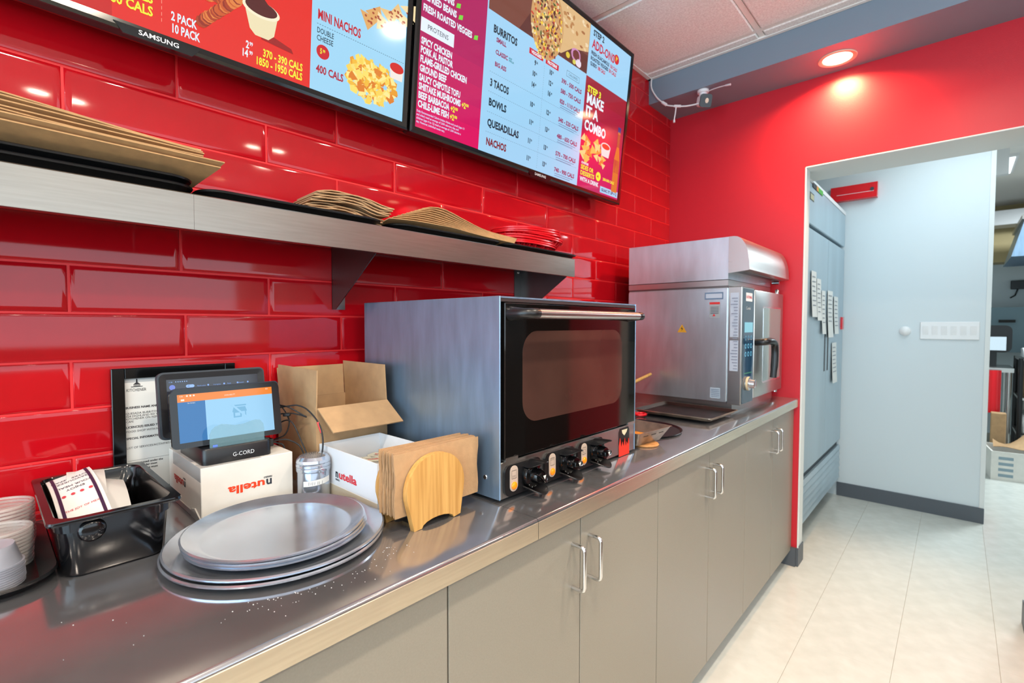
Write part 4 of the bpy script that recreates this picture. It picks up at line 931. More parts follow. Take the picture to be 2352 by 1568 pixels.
for (x, y, z, a), lb in zip(pk, plab):
    t = thing('spread_portion', lb, 'food portion', (x, y, z - .014), 'spread portions in the open carton', a)
    M = WM[t]
    def loc(m): m.v = [M @ Vector(q_) for q_ in m.v]; return m
    loc(MB().loft([[(u, v, z_) for u, v in rr(0, 0, w_, d_, .004, 3)] for w_, d_, z_ in ((.034, .022, 0), (.042, .030, .013))])).build('tub', mat('tub_white', (226, 220, 206), .4), t, 40)
    loc(MB().loft([[(u, v, z_) for u, v in rr(0, 0, .05, .036, .006, 4)] for z_ in (.013, .014)])).build('foil_lid', mat('foil', (214, 208, 186), .4), t, 40)
    p = MB(); p.col = (206, 60, 50); p.text('nutella', 0, -.004, .007, (0, 0, .014), X_, Y_, .0004, w=.026, bold=.04, align='C'); p.col = (90, 80, 70); p.flat([(-.018, .007), (.01, .007), (.01, .009), (-.018, .009)], (0, 0, .014), X_, Y_, .0004)
    loc(p).build('lettering', 'print', t, None, None, True)

# ---- napkins in the bamboo holder
hd = thing('napkin_holder', 'bamboo napkin holder with rounded end plates in front of the oven', 'napkin holder', (.603, -.56, CT))
def plate(y, xo=0, zo=0):
    pts = [(.548, CT), (.560, CT + .001)]
    for k in range(9): a = PI - PI * k / 8; pts.append((.606 + .040 * math.cos(a), CT + .001 + .014 * math.sin(a)))
    pts += [(.652, CT + .002), (.664, CT + .004)]
    for k in range(25):
        a = -.22 + (PI + .34) * k / 24; c, s_ = math.cos(a), math.sin(a)
        pts.append((.603 + .0715 * math.copysign(abs(c) ** .92, c), .982 + .069 * math.copysign(abs(s_) ** 1.0, s_)))
    return MB().prism([(x + xo, z + zo) for x, z in pts], (0, y, 0), X_, Z_, .013)
plate(-.590).build('end_plate', 'bamboo', hd, 40)
plate(-.514, -.012).build('end_plate', 'bamboo', hd, 40)
MB().box(.575, .635, -.590, -.527, .922, .934).build('base_bar', 'bamboo', hd)
nv = []
for q_ in range(3):
    r1, r2 = random.uniform(0, 6), random.uniform(0, 6)
    m = sheet(MB(), lambda u, v: (-.1045 + .209 * u + .0015 * math.sin(9 * v + r1), .0009 * math.sin(6 * u + r1) + .0008 * math.sin(7 * v + r2), .122 * v), 10, 6, .0026, (0, .0026, 0))
    nv.append(m.mesh('napkin', 'napkin', 40))
for k in range(16):
    o = bpy.data.objects.new('napkin', nv[k % 3]); COL.objects.link(o)
    o.location = (.6255 + random.uniform(-.004, .004) - .003 * (k > 11), -.5855 + .0034 * k, .9355 + random.uniform(0, .004)); o.rotation_euler = (random.uniform(-.004, .004), random.uniform(-.012, .012), random.uniform(-.004, .004))
    tag(o, 'folded kraft napkin in the bamboo holder, %s behind the rounded front plate' % ORD[k], 'napkin', 'kraft napkins in the bamboo holder')

# ---- between the ovens
sp = thing('sheet_pan', 'dark worn sheet pan with a light rim in front of the combi oven', 'pan', (2.065, -.49, CT + .004), None, -.03)
M = WM[sp]; m = MB()
def rg2(w_, d_, r, z): return [tuple(M @ Vector((x, y, z))) for x, y in rr(0, 0, w_, d_, r, 4)]
m.m = 0; m.loft([rg2(.262, .312, .012, 0.008), rg2(.286, .336, .014, .020), rg2(.294, .344, .014, .020), rg2(.294, .344, .014, .023), rg2(.286, .336, .014, .023)], True, False)
m.build('rim', 'steel_worn', sp, 40)
MB().loft([rg2(.286, .336, .014, .0228), rg2(.264, .314, .012, .0105)], False, True).build('tray_floor', 'pan_dark', sp, 40)
o = MB().lathe([(.05, 0), (.053, .004), (.05, .0115)], (2.10, -.56, CT), 28).build('trivet', 'cork', None, 40, (2.10, -.56, CT)); tag(o, 'round cork trivet mostly hidden under the dark sheet pan', 'trivet')
o = MB().lathe([(.0005, 0), (.150, 0), (.158, .004), (.160, .008), (.157, .008), (.150, .003), (.0005, .003)], (1.665, -.475, CT), 48, 'z', False, False).build('griddle_plate', 'cookie_black', None, 35, (1.665, -.475, CT)); tag(o, 'flat round black pan lying behind the small metal loaf tray', 'pan')
o = MB().lathe([(.042, 0), (.045, .004), (.043, .008)], (1.466, -.606, CT), 28).build('trivet', 'cork', None, 40, (1.466, -.606, CT)); tag(o, 'round cork coaster under the small metal loaf tray', 'trivet')
ft = thing('loaf_tray', 'small worn metal loaf tray of crumbs beside the black-fronted oven', 'tray', (1.475, -.545, CT + .009), None, -.1)
M = WM[ft]
def rg3(w_, d_, z): return [tuple(M @ Vector((x, y, z))) for x, y in rr(0, 0, w_, d_, .006, 3)]
MB().loft([rg3(.135, .15, 0), rg3(.19, .20, .045), rg3(.198, .208, .046), rg3(.19, .198, .046), rg3(.134, .148, .002)]).build('tray_body', 'steel_worn', ft, 40)
MB().loft([rg3(.138, .15, .0025), rg3(.145, .158, .011)]).build('crumb_layer', mat('crumb', (206, 130, 40), .8, var=.2, vscale=120), ft, 40)
m = MB()
for k in range(3):
    for sg in (-1, 1): m.v += []; m.box(*sorted((.045 * (k - 1) - .013, .045 * (k - 1) + .013)), sg * .0925 - .0006, sg * .0925 + .0006, .03, .0315)
m.v = [M @ p for p in m.v]; m.build('slots', 'cab_dark', ft)
# wooden spatula leaning on a small black crate, scissors in front
o = MB().bbox(1.90, 2.03, -.27, -.14, CT, 1.005, .006, 1).box(1.91, 2.02, -.26, -.15, 1.005, 1.02).build('utensil_box', 'black_plastic', None, None, (1.96, -.2, CT)); tag(o, 'dark square utensil tub partly hidden behind the oven', 'tub')
o = MB().tube([(1.88, -.235, 1.0245), (2.05, -.245, 1.034), (2.19, -.262, 1.064)], [.008, .0085, .0075], 10).build('spatula', 'bamboo', None, 50, (1.9, -.24, 1.0245)); tag(o, 'wooden utensil handle sticking out behind the black-fronted oven', 'utensil')
sc_ = thing('scissors', 'scissors with a red looped handle lying beside the sheet pan', 'scissors', (1.88, -.35, CT))
for dy in (0, .05):
    MB().tube([(1.895 + .028 * math.cos(2 * PI * k / 14), -.365 + dy + .020 * math.sin(2 * PI * k / 14), CT + .012) for k in range(15)], .006, 8).build('finger_loop', 'red_plastic', sc_, 60)
MB().prism([(1.87, -.36), (1.87, -.34), (1.73, -.325)], (0, 0, CT + .009), X_, Y_, .003).prism([(1.87, -.34), (1.87, -.32), (1.73, -.335)], (0, 0, CT + .012), X_, Y_, .003).build('blade', 'steel', sc_)

# ================================================================== THINGS ON THE WALL SHELF
tm = tray_mesh(.425, .236, .020, .045); ty = -.131
for x, z, lb in ((.085, SZ, 'black serving tray under the big brown bags, lower of two stacked trays'), (.083, SZ + .0145, 'black serving tray under the brown bags, upper of two stacked trays'), (.514, SZ, 'black serving tray on the wall shelf holding the kraft napkins'),
                 (.962, SZ, 'black serving tray on the wall shelf under the small paper bags'), (1.396, SZ, 'black serving tray at the end of the shelf under the red baskets')):
    o = bpy.data.objects.new('serving_tray', tm); COL.objects.link(o); o.location = (x, ty, z); tag(o, lb, 'tray', 'black serving trays on the wall shelf')
# large brown paper bags
bz = SZ + .0145 + .004
def bag(x0, x1, y0, y1, zf, label, group, m_='kraft', th=.0022, loc=None):
    sheet(m := MB(), zf, 14, 8, th); o = m.build('paper_bag', m_, None, 40, loc); return tag(o, label, 'bag', group)
blab = ['brown paper bag lowest of the big pile on the shelf, its face towards the room', 'brown paper bag second from the bottom of the big pile, front edge curled up']
for k in range(7):
    lift = (0, .016, .046, .050, .054, .058, .062)[k]; xs = (.0, .006, -.012, -.010, -.014, -.012, -.015)[k]; yf_ = (0, -.004, .012, .014, .013, .015, .016)[k]
    def zf(u, v, lift=lift, xs=xs, yf_=yf_, k=k):
        x = -.20 + .49 * u + xs; t = 1 - v   # v=0 front edge
        rise = max(0., t - .55) / .45
        left = (1 - u) ** 1.3
        z = bz + .003 + .0024 * k + rise ** 1.2 * (.028 + .010 * left) + lift * (.55 + .30 * left) * min(1, .45 + t) + .004 * math.sin(5 * u + k)
        if k < 2: z = bz + .003 + .0024 * k + rise ** 1.1 * (.042 + .006 * left + lift * .5)
        xx = x + (.045 * rise * u if k < 2 else .03 * u * rise)
        return (xx, -.255 + yf_ + .235 * v, z)
    lb = blab[k] if k < 2 else 'brown paper bag in the big pile on the shelf, %s from the bottom' % ORD[k]
    bag(0, 0, 0, 0, zf, lb, 'large brown paper bags on the shelf', 'kraft', .0022, (.05, -.13, bz))
# kraft napkin pile
nm = []
for q_ in range(2):
    m = sheet(MB(), lambda u, v: (-.105 + .21 * u, -.06 + .12 * v, .012 * math.sin(PI * min(1, u * 1.25)) - .006 * u + .002 * math.sin(11 * u + q_ * 2)), 12, 2, .0024)
    nm.append(m.mesh('napkin', 'napkin', 40))
for k in range(17):
    o = bpy.data.objects.new('napkin', nm[k % 2]); COL.objects.link(o); up_ = k > 8
    o.location = (.618 + .0024 * k + (.004 if up_ else 0) + random.uniform(-.002, .002), -.150 + random.uniform(-.004, .004) - .012 * up_, SZ + .0075 + .0035 * k + .004 * up_); o.rotation_euler = (0, 0, random.uniform(-.03, .03) - .05 * up_)
    tag(o, 'folded kraft napkin in the sagging shelf pile, %s from the bottom' % ORD[k], 'napkin', 'kraft napkins on the shelf tray')
# small brown paper bags
for k in range(9):
    def zf(u, v, k=k):
        x0 = .735 + .0165 * k; x1 = 1.205 + .006 * k
        t = 1 - v; rise = max(0., t - .6) / .4; pk = math.exp(-((u - .13) / .28) ** 2)
        return (x0 + (x1 - x0) * u + .02 * u * rise, -.245 + .004 * k + .21 * v, SZ + .008 + .0030 * k + (.008 + .0045 * k) * pk + .026 * rise * (1 - abs(u - .45)) + .012 * max(0, u - .7))
    bag(0, 0, 0, 0, zf, ('small brown paper bag at the bottom of the pile beside the red baskets', 'small brown paper bag topmost of the pile beside the red baskets')[k == 8] if k in (0, 8) else 'small brown paper bag beside the red baskets, %s from the bottom of its pile' % ORD[k], 'small brown paper bags on the shelf', 'kraft', .0022, (.98, -.13, SZ + .006))
# red baskets
def oval(a, b_, z, n=36, e=2.6):
    r = []
    for k in range(n):
        t = 2 * PI * k / n; c, s_ = math.cos(t), math.sin(t); r.append((a * math.copysign(abs(c) ** (2 / e), c), b_ * math.copysign(abs(s_) ** (2 / e), s_), z))
    return r
BA, BB, BH = .146, .090, .036
rim_m = MB()
rim_m.loft([oval(BA - .004, BB - .004, BH - .007), oval(BA + .002, BB + .002, BH - .008), oval(BA + .005, BB + .005, BH - .006), oval(BA + .005, BB + .005, BH - .002), oval(BA, BB, BH + .0008), oval(BA - .004, BB - .004, BH - .001), oval(BA - .004, BB - .004, BH - .007)], False, False)
rim_m.loft([oval(BA - .018, BB - .018, .015), oval(BA - .0145, BB - .0145, .0155), oval(BA - .0145, BB - .0145, .019), oval(BA - .018, BB - .018, .0185), oval(BA - .018, BB - .018, .015)], False, False)
rim_me = rim_m.mesh('rim', 'red_plastic', 50)
base_me = MB().loft([oval(BA - .030, BB - .030, 0), oval(BA - .026, BB - .026, .003), oval(BA - .030, BB - .030, .003)]).mesh('base', 'red_plastic', 50)
rb = MB(); lo, hi = oval(BA - .028, BB - .028, .002, 30), oval(BA - .002, BB - .002, BH - .002, 30)
for p_, q_ in zip(lo, hi): rb.tube([p_, q_], .0034, 4)
rib_me = rb.mesh('lattice', 'red_plastic', 60)
bzs = [(1.372, -.128, 0, .05, 0, 0), (1.374, -.126, .0085, .0, 0, 0), (1.372, -.128, .017, .04, 0, 0), (1.40, -.128, .027, -.12, .03, .0), (1.402, -.13, .036, -.10, .05, 0), (1.398, -.128, .046, -.05, -.02, .02), (1.398, -.128, .0545, .02, -.04, .02), (1.396, -.128, .0625, 0, -.05, .02)]
wordn = ['bottom', 'second', 'third', 'fourth', 'fifth', 'sixth', 'seventh', 'top']
for k, (x, y, z, a, rx, ry) in enumerate(bzs):
    t = thing('serving_basket', 'red plastic serving basket, %s from below in the pile on the shelf' % wordn[k] if 0 < k < 7 else 'red plastic serving basket at the very %s of the pile on the shelf' % wordn[k], 'basket', (x + .012, y - .012, SZ + .006 + z * .98), 'red serving baskets on the shelf')
    t.rotation_euler = (ry, rx, a)
    for nme, me in (('rim', rim_me), ('base', base_me), ('lattice', rib_me)):
        o = bpy.data.objects.new(nme, me); COL.objects.link(o); o.parent = t

# ================================================================== CEILING: CAMERA, LAMPS
cc = thing('security_camera', 'small white security camera with a black face under the grey soffit', 'camera', (2.695, -.299, SOFZ))
MB().lathe([(.0285, -.014), (.0300, -.010), (.0300, 0)], (2.695, -.299, SOFZ), 24).build('base', 'white_plastic', cc, 40)
MB().lathe([(.014, -.040), (.020, -.028), (.021, -.014)], (2.695, -.299, SOFZ), 20).build('neck', 'white_plastic', cc, 40)
# head aimed at the room
fd = Vector((-.62, -.72, -.30)).normalized(); sd = fd.cross(Z_).normalized(); hu = sd.cross(fd)
hc = Vector((2.686, -.312, SOFZ - .062))
MB().prism(rr(0, 0, .056, .056, .014, 5), hc - fd * .035, hu, sd, -.0001 if False else .045).build('head', 'white_plastic', cc, 40) if fd.dot(hu.cross(sd)) > 0 else MB().prism(rr(0, 0, .056, .056, .014, 5), hc - fd * .035, sd, hu, .045).build('head', 'white_plastic', cc, 40)
a_, b2 = (hu, sd) if fd.dot(hu.cross(sd)) > 0 else (sd, hu)
MB().prism(rr(0, 0, .066, .066, .014, 5), hc + fd * .0101, a_, b2, .006).build('face', 'black_gloss', cc, 40)
MB().prism(ell(0, -.004, .013, .0095, 16), hc + fd * .0162, a_, b2, .002).build('lens', mat('sensor', (226, 206, 180), .3), cc, 40)
o = MB().tube(smoothpath([(2.645, -.020, CEIL - .002), (2.640, -.024, 2.66), (2.642, -.055, 2.60), (2.644, -.085, 2.566), (2.648, -.115, 2.540), (2.655, -.165, 2.522), (2.665, -.22, 2.510), (2.674, -.27, 2.508), (2.68, -.295, 2.512)], 6), .0042, 8).tube(smoothpath([(2.655, -.165, 2.522), (2.652, -.162, 2.48), (2.650, -.158, 2.455), (2.650, -.157, 2.438)], 4), .0035, 8).tube([(2.644, -.088, 2.563), (2.647, -.112, 2.542)], .0085, 10).tube([(2.653, -.155, 2.525), (2.659, -.19, 2.516)], .0075, 10).tube([(2.65, -.157, 2.447), (2.65, -.157, 2.433)], .006, 8).build('camera_cable', 'white_plastic', None, 60, (2.65, -.1, 2.53))
tag(o, 'white camera cable drooping from the ceiling corner past the grey soffit', 'cable')
o = MB().tube(smoothpath([(2.705, -.325, SOFZ - .008), (2.69, -.35, SOFZ - .012), (2.68, -.39, SOFZ - .016), (2.672, -.43, SOFZ - .022)], 5), .003, 8).tube([(2.673, -.425, SOFZ - .021), (2.668, -.452, SOFZ - .026)], [.005, .006], 8).build('network_plug', mat('clear_white', (220, 216, 220), .2), None, 60, (2.69, -.36, SOFZ - .012))
tag(o, 'pale network plug lead sticking out beside the security camera', 'cable')
def downlight(x, y, z, label, e, col=WARM):
    t = thing('recessed_light', label, 'lamp', (x, y, z), 'warm recessed downlights')
    MB().lathe([(.060, -.0005), (.064, -.004), (.078, -.004), (.080, 0)], (x, y, z), 36, 'z', False, False).build('trim_ring', 'lamp_ring', t, 50)
    MB().lathe([(.0005, -.0012), (.060, -.0012)], (x, y, z), 32, 'z', False, False).build('lens', 'lamp_lens', t)
    l = area('downlight', (x, y, z - .006), (0, 0, -1), .11, .11, e, col, 'DISK', 2.6)
downlight(2.806, -.898, SOFZ, 'round recessed downlight glowing in the grey soffit above the red wall', 13, (1, .55, .26))
for x, y in ((1.62, -1.42), (1.62, -2.9), (.36, -1.42), (.36, -2.9), (-.9, -1.42), (-.9, -2.9), (-2.1, -1.42), (-2.1, -2.9), (1.62, -4.3), (-.3, -4.3)): downlight(x, y, CEIL, 'round recessed ceiling downlight outside the picture, in a grid extended to brighten the room', 16)  # mirrored downlights plus further unseen ones added to brighten the room
downlight(2.806, -2.80, SOFZ, 'round recessed soffit downlight outside the picture, mirrored in the burrito menu screen', 18)

# ================================================================== HALL: FRIDGE
FX0, FX1, FYF = 3.17, 4.395, -.715
fg = thing('refrigerator', 'tall grey two-door commercial refrigerator seen through the doorway', 'refrigerator', ((FX0 + FX1) / 2, -.4, 0))
MB().box(FX0, FX1, FYF + .045, -.03, .13, 2.12).build('body', 'fridge_steel', fg)
for x in (FX0 + .08, FX1 - .08): MB().lathe([(.045, -.016), (.045, .016)], (x, FYF + .12, .046), 18, 'x').build('caster', 'black_rubber', fg, 40); MB().box(x - .01, x + .01, FYF + .10, FYF + .14, .09, .13).build('caster_stem', 'steel_dark', fg)
MB().bbox(FX0, FX1, FYF, FYF + .045, 1.885, 2.12, .004, 1).build('top_panel', 'fridge_steel', fg)
MB().box(FX0, FX1, FYF - .002, FYF + .02, 2.12, 2.145).build('top_edge', 'white_plastic', fg)
xm = (FX0 + FX1) / 2
for s, (a, b_) in enumerate(((FX0, xm - .004), (xm + .004, FX1))):
    d = MB().bbox(a, b_, FYF, FYF + .045, .435, 1.865, .006, 1).build('door', 'fridge_steel', fg)
    hx = xm + (-.05 if s == 0 else .05)
    MB().box(hx - .018, hx + .018, FYF - .0015, FYF + .001, 1.00, 1.33).build('handle', 'fridge_dark', d)
MB().box(FX0 + .01, FX1 - .01, FYF + .02, FYF + .045, .13, .415).build('grille_backing', 'fridge_dark', fg)
for k in range(6):
    z = .145 + .043 * k
    MB().prism([(FYF + .02, z), (FYF - .004, z + .006), (FYF + .004, z + .036), (FYF + .02, z + .034)][::-1], (FX0 + .012, 0, 0), Y_, Z_, FX1 - FX0 - .024).build('louver', 'fridge_steel', fg)
p = MB(); p.col = (70, 74, 66); p.flat([(FX0 + .03, 2.02), (FX0 + .15, 2.02), (FX0 + .15, 2.065), (FX0 + .03, 2.065)], (0, FYF, 0), X_, Z_, .0006); p.col = (196, 190, 150); p.flat([(FX0 + .06, 2.028), (FX0 + .145, 2.028), (FX0 + .145, 2.058), (FX0 + .06, 2.058)], (0, FYF, 0), X_, Z_, .001)
p.build('logo_plate', 'print', fg, None, None, True)
p = MB()
for x0_, x1_, c in ((FX0 + .10, FX0 + .20, (30, 30, 34)), (FX0 + .20, FX0 + .25, (220, 140, 40)), (FX0 + .25, FX0 + .38, (80, 170, 60))): p.col = c; p.add([(x0_, FYF - .004, 2.10), (x1_, FYF - .004, 2.10), (x1_, FYF - .004, 2.128), (x0_, FYF - .004, 2.128)], [(0, 1, 2, 3)])
p.build('colour_strip', 'print', fg, None, None, True)
papers = [(3.27, .13, 1.62, 1.35, 'tall white paper sheet taped on the fridge door next to the doorway'), (3.42, .12, 1.585, 1.33, 'white paper sheet second from the doorway on the fridge door'), (3.57, .11, 1.52, 1.245, 'narrow white paper sheet hanging lower on the fridge doors'),
          (3.76, .17, 1.53, 1.22, 'wide white paper sheet near the middle of the fridge doors'), (3.98, .15, 1.50, 1.24, 'white paper sheet on the far fridge door'), (3.95, .16, 1.18, .90, 'low white paper sheet on the far fridge door beside the handles')]
for x, w_, z1, z0, lb in papers:
    t = thing('notice_sheet', lb, 'paper', (x, FYF - .006, z0), 'paper notices on the refrigerator')
    sheet(MB(), lambda u, v: (x + w_ * u, FYF - .0065 - .010 * (1 - v) ** 2, z0 + (z1 - z0) * v), 2, 6, .0006, (0, .0006, 0)).build('sheet', 'white_paper', t, 40)
    p = MB(); p.col = (150, 154, 162)
    for k in range(7): zz = z1 - .03 - .028 * k; p.add([(x + .015, FYF - .0085 - .010 * (1 - (zz - z0) / (z1 - z0)) ** 2, zz), (x + w_ * random.uniform(.5, .88), FYF - .0085 - .010 * (1 - (zz - z0) / (z1 - z0)) ** 2, zz), (x + w_ * .8, FYF - .0085 - .010 * (1 - (zz - z0) / (z1 - z0)) ** 2, zz - .006), (x + .015, FYF - .0085 - .010 * (1 - (zz - z0) / (z1 - z0)) ** 2, zz - .006)], [(0, 1, 2, 3)])
    p.build('printing', 'print', t, None, None, True)
o = MB().box(4.29, 4.35, FYF - .012, FYF - .001, 1.27, 1.36).build('hand_sign', 'red_plastic', None, None, (4.32, FYF, 1.27)); tag(o, 'tiny red sign at the far edge of the fridge door', 'sign')

# white wall fittings
rs = thing('red_sign_box', 'long red plastic sign holder fixed high on the white hall wall', 'sign', (4.40, -.78, 2.22))
MB().prism([(4.36, 2.225), (4.4165, 2.225), (4.4165, 2.335), (4.38, 2.335)], (0, -.62, 0), X_, Z_, .285).build('holder', 'red_plastic', rs)
MB().lathe([(.012, 0), (.012, -.006)], (4.369, -.875, 2.285), 14, 'x').build('screw_cap', 'fridge_dark', rs)
MB().box(4.368, 4.37, -.885, -.66, 2.268, 2.272).build('groove', 'white_plastic', rs)
sw = thing('light_switch_bank', 'six-gang white light switch plate on the white hall wall', 'switch', (4.415, -1.31, 1.26))
MB().bbox(4.409, 4.417, -1.462, -1.162, 1.205, 1.325, .003, 1).build('wall_plate', 'white_plastic', sw)
for k in range(6):
    y = -1.192 - .048 * k; MB().prism([(4.409, 1.235), (4.4055, 1.265), (4.4025, 1.297), (4.409, 1.297)][::-1], (0, y + .015, 0), X_, Z_, .030).build('rocker', 'white_plastic', sw)
o = MB().lathe([(.034, 0), (.032, -.012), (.020, -.022), (.006, -.025)], (4.417, -1.081, 1.26), 22, 'x').build('door_stop', 'white_plastic', None, 40, (4.417, -1.081, 1.26)); tag(o, 'small round white knob on the hall wall beside the row of switches', 'knob')

# ================================================================== KITCHEN BEYOND
lt = thing('ceiling_light', 'bright square ceiling light panel in the far kitchen', 'lamp', (5.9, -1.58, 2.64), None)
MB().box(5.55, 6.15, -1.68, -1.25, 2.635, 2.66).build('frame', 'white_plastic', lt)
MB().box(5.57, 6.13, -1.66, -1.27, 2.630, 2.6352).build('diffuser', 'led_panel', lt)
o = MB().box(5.05, 5.12, -1.60, -1.36, 2.40, 2.66).build('duct_panel', 'white_plastic', None, None, (5.08, -1.5, 2.40)); tag(o, 'white boxed panel hanging from the kitchen ceiling behind the hall wall', 'panel')
struct(MB().box(7.9, 8.2, -3.4, .0, 2.02, 2.66).build('wall_bulkhead', 'tan_wood'))
o = MB().bbox(7.6, 7.88, -1.97, -1.55, 2.40, 2.56, .004, 1).build('wall_unit', 'white_plastic', None, None, (7.74, -1.8, 2.4)); tag(o, 'white wall unit high up on the tan kitchen bulkhead', 'unit')
p = MB(); p.col = (110, 120, 150); p.add([(7.599, -1.955, 2.43), (7.599, -1.90, 2.43), (7.599, -1.90, 2.46), (7.599, -1.955, 2.46)], [(0, 1, 2, 3)]); p.add([(7.599, -1.955, 2.52), (7.599, -1.91, 2.52), (7.599, -1.91, 2.535), (7.599, -1.955, 2.535)], [(0, 1, 2, 3)]); q_ = p.build('print', 'print', None, None, None, True); q_.parent = o; q_.location = (-7.74, 1.8, -2.4)
hd = thing('range_hood', 'stainless range hood with a sloping front in the far kitchen', 'hood', (6.9, -2.4, 1.9))
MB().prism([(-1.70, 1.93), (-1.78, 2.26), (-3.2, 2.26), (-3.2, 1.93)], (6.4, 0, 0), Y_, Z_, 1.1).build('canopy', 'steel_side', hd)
MB().box(6.38, 7.5, -3.2, -1.76, 2.26, 2.30).build('top_edge', 'steel', hd)
o = MB().bbox(8.15, 8.198, -2.0, -1.80, 1.72, 1.82, .004, 1).tube([(8.19, -1.86, 1.72), (8.19, -1.84, 1.65), (8.192, -1.80, 1.62)], .008, 6).tube([(8.19, -1.94, 1.72), (8.19, -1.955, 1.64)], .008, 6).build('wall_box', 'black_plastic', None, None, (8.18, -1.9, 1.72)); tag(o, 'black device box with short cables on the far kitchen wall', 'device')
struct(MB().box(7.7, 8.2, -4.4, -1.2, 1.0, 1.50).build('wall_lower', mat('steel_blue', (110, 132, 140), .35, .3)))
o = MB().box(7.66, 7.699, -1.82, -1.69, 1.33, 1.36).build('slot_handle', 'cab_dark', None, None, (7.68, -1.75, 1.33)); tag(o, 'short dark handle on the grey-blue kitchen panel', 'handle')
# register with a bright monitor, red apron
pc = thing('monitor', 'bright computer monitor with a rounded black back in the kitchen', 'monitor', (6.6, -1.64, .95))
MB().loft([[(6.62, y, z) for y, z in rr(-1.62, 1.17, .24, .26, .05, 5)], [(6.72, y, z) for y, z in rr(-1.60, 1.20, .16, .20, .05, 5)]]).build('shell', 'black_plastic', pc, 40)
MB().bbox(6.60, 6.62, -1.71, -1.50, 1.05, 1.20, .004, 1).build('bezel', 'black_plastic', pc)
p = MB(); p.col = (210, 236, 250); p.add([(6.598, -1.70, 1.06), (6.598, -1.52, 1.06), (6.598, -1.52, 1.19), (6.598, -1.70, 1.19)], [(0, 1, 2, 3)]); p.build('screen', 'screen_px', pc, None, None, True)
MB().box(6.64, 6.70, -1.64, -1.58, .90, 1.05).build('stand', 'black_plastic', pc)
tb = thing('prep_table', 'grey metal prep table under the bright monitor', 'table', (6.7, -1.5, 0))
MB().box(6.45, 7.0, -1.75, -1.25, .86, .90).build('table_top', 'steel', tb)
for x in (6.48, 6.97):
    for y in (-1.72, -1.28): MB().tube([(x, y, 0), (x, y, .86)], .02, 8).build('leg', 'steel', tb, 60)
ap = MB(); sheet(ap, lambda u, v: (6.40 + .012 * math.sin(7 * u), -1.665 + .11 * u, .48 + .40 * v), 8, 6, .01, (.01, 0, 0)); o = ap.build('apron', 'red_plastic', None, 50, (6.4, -1.61, .48)); tag(o, 'red cloth hanging from the front of the kitchen prep table', 'cloth')
# rack with cartons
rk = thing('storage_rack', 'black post storage rack loaded with cartons in the kitchen', 'rack', (6.65, -1.98, 0))
for x in (6.380, 6.930):
    for y in (-1.79, -2.4): MB().tube([(x, y, 0), (x, y, 1.0)], .018, 8).build('post', 'black_plastic', rk, 60)
for z in (.28, .62): MB().box(6.370, 6.940, -2.41, -1.78, z, z + .02).build('rack_shelf', 'steel', rk)
MB().box(6.370, 6.940, -2.41, -1.78, .98, 1.0).build('rack_shelf', 'steel', rk)
o = MB().bbox(6.430, 6.830, -2.2, -1.82, .641, .93, .004, 1).build('brown_carton', 'cardboard', None, None, (6.630, -2.0, .641)); tag(o, 'brown cardboard carton on the upper level of the black rack', 'box')
o = MB().bbox(6.410, 6.830, -2.2, -1.80, .301, .48, .02, 1).build('white_sack', 'white_paper', None, 40, (6.630, -2.0, .301)); tag(o, 'white paper sack on the lower level of the black rack', 'sack')
o = MB().bbox(6.950, 7.230, -1.99, -1.79, .001, .84, .004, 1).build('white_carton_tower', 'white_card', None, None, (7.080, -1.9, 0)); tag(o, 'tall white printed carton behind the black rack post', 'box')
o = MB().bbox(6.410, 6.650, -2.05, -1.80, 1.001, 1.09, .01, 1).build('white_tub', 'white_plastic', None, 40, (6.530, -1.92, 1.0)); tag(o, 'white plastic tub on top of the black rack', 'tub')
o = MB().prism([(-1.86, 1.091), (-2.0, 1.091), (-2.0, 1.15)], (6.410, 0, 0), Y_, Z_, .15).build('orange_packet', mat('orange_pack', (226, 90, 30), .5), None, None, (6.480, -1.93, 1.091)); tag(o, 'orange wedge-shaped packet on the white tub on the rack', 'packet')
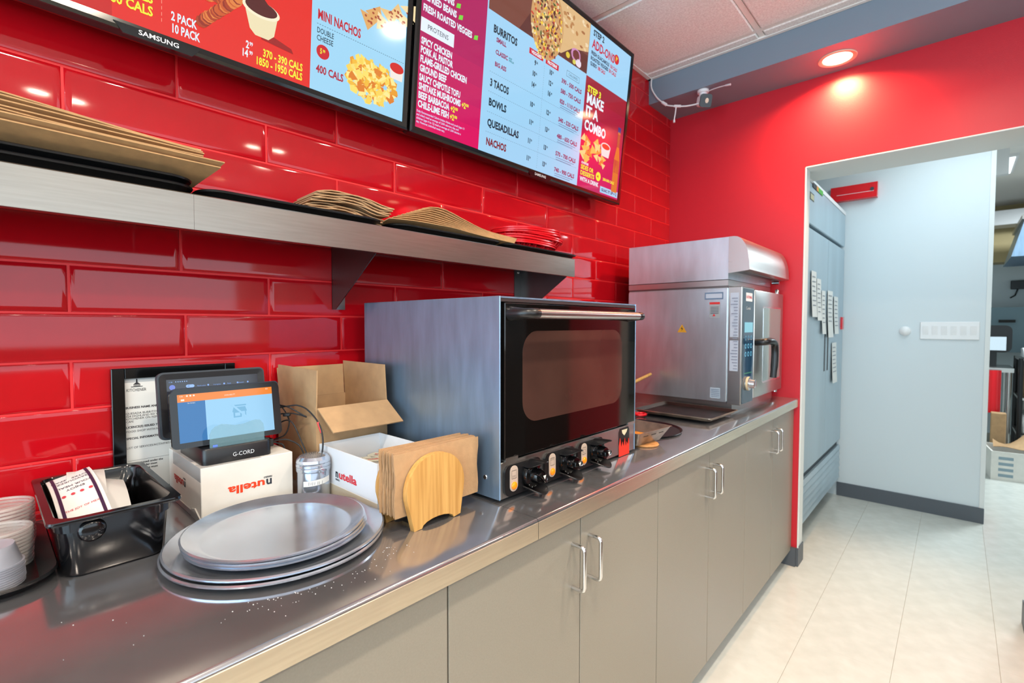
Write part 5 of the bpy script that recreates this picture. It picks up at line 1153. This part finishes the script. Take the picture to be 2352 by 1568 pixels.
# white produce crate on the floor with brown paper on it
cr = thing('produce_crate', 'white cardboard produce crate with blue-grey print on the kitchen floor', 'crate', (5.98, -1.83, 0), None, .12)
M = WM[cr]
def L_(m): m.v = [M @ p_ for p_ in m.v]; return m
w2, d2, h2 = .20, .265, .24
m = MB(); m.box(-w2, -w2 + .012, -d2, d2, 0, h2).box(w2 - .012, w2, -d2, d2, 0, h2).box(-w2 + .012, w2 - .012, -d2, -d2 + .012, 0, h2).box(-w2 + .012, w2 - .012, d2 - .012, d2, 0, h2).box(-w2 + .012, w2 - .012, -d2 + .012, d2 - .012, 0, .01)
L_(m).build('crate_body', 'white_card', cr)
p = MB(); U3, O3 = -Y_, (-w2, 0, 0)
p.col = (60, 58, 44); p.flat(rr(0, .175, .12, .022, .010, 4), O3, U3, Z_, .0006); p.flat(rr(0, .01, .09, .02, .006, 3), O3, U3, Z_, .0006)
p.col = (140, 160, 170)
for k in range(4): p.flat([(-.22, .03 + .048 * k), (-.13, .03 + .048 * k), (-.13, .055 + .048 * k), (-.22, .055 + .048 * k)], O3, U3, Z_, .0006)
for k in range(6): p.flat([(-.06, .05 + .017 * k), (.07 - .01 * (k % 2), .05 + .017 * k), (.07 - .01 * (k % 2), .058 + .017 * k), (-.06, .058 + .017 * k)], O3, U3, Z_, .0006)
p.v = [M @ q_ for q_ in p.v]; p.build('print', 'print', cr, None, None, True)
pb = MB(); sheet(pb, lambda u, v: (5.86 + .26 * v, -2.07 + .46 * u, .245 + .17 * (.55 + .45 * math.cos(PI * (u * 1.7 - .5))) * (.3 + .7 * v) + .02 * math.sin(9 * u + 4 * v)), 12, 6, .004); o = pb.build('packing_board', 'cardboard', None, 30, (5.98, -1.84, .24)); tag(o, 'crumpled brown cardboard lying on the white produce crate', 'cardboard')
o = MB().bbox(6.24, 6.34, -1.70, -1.60, .0, .50, .004, 1).build('cardboard_strip', 'cardboard', None, None, (6.29, -1.65, 0)); tag(o, 'upright strip of brown cardboard behind the produce crate', 'cardboard')
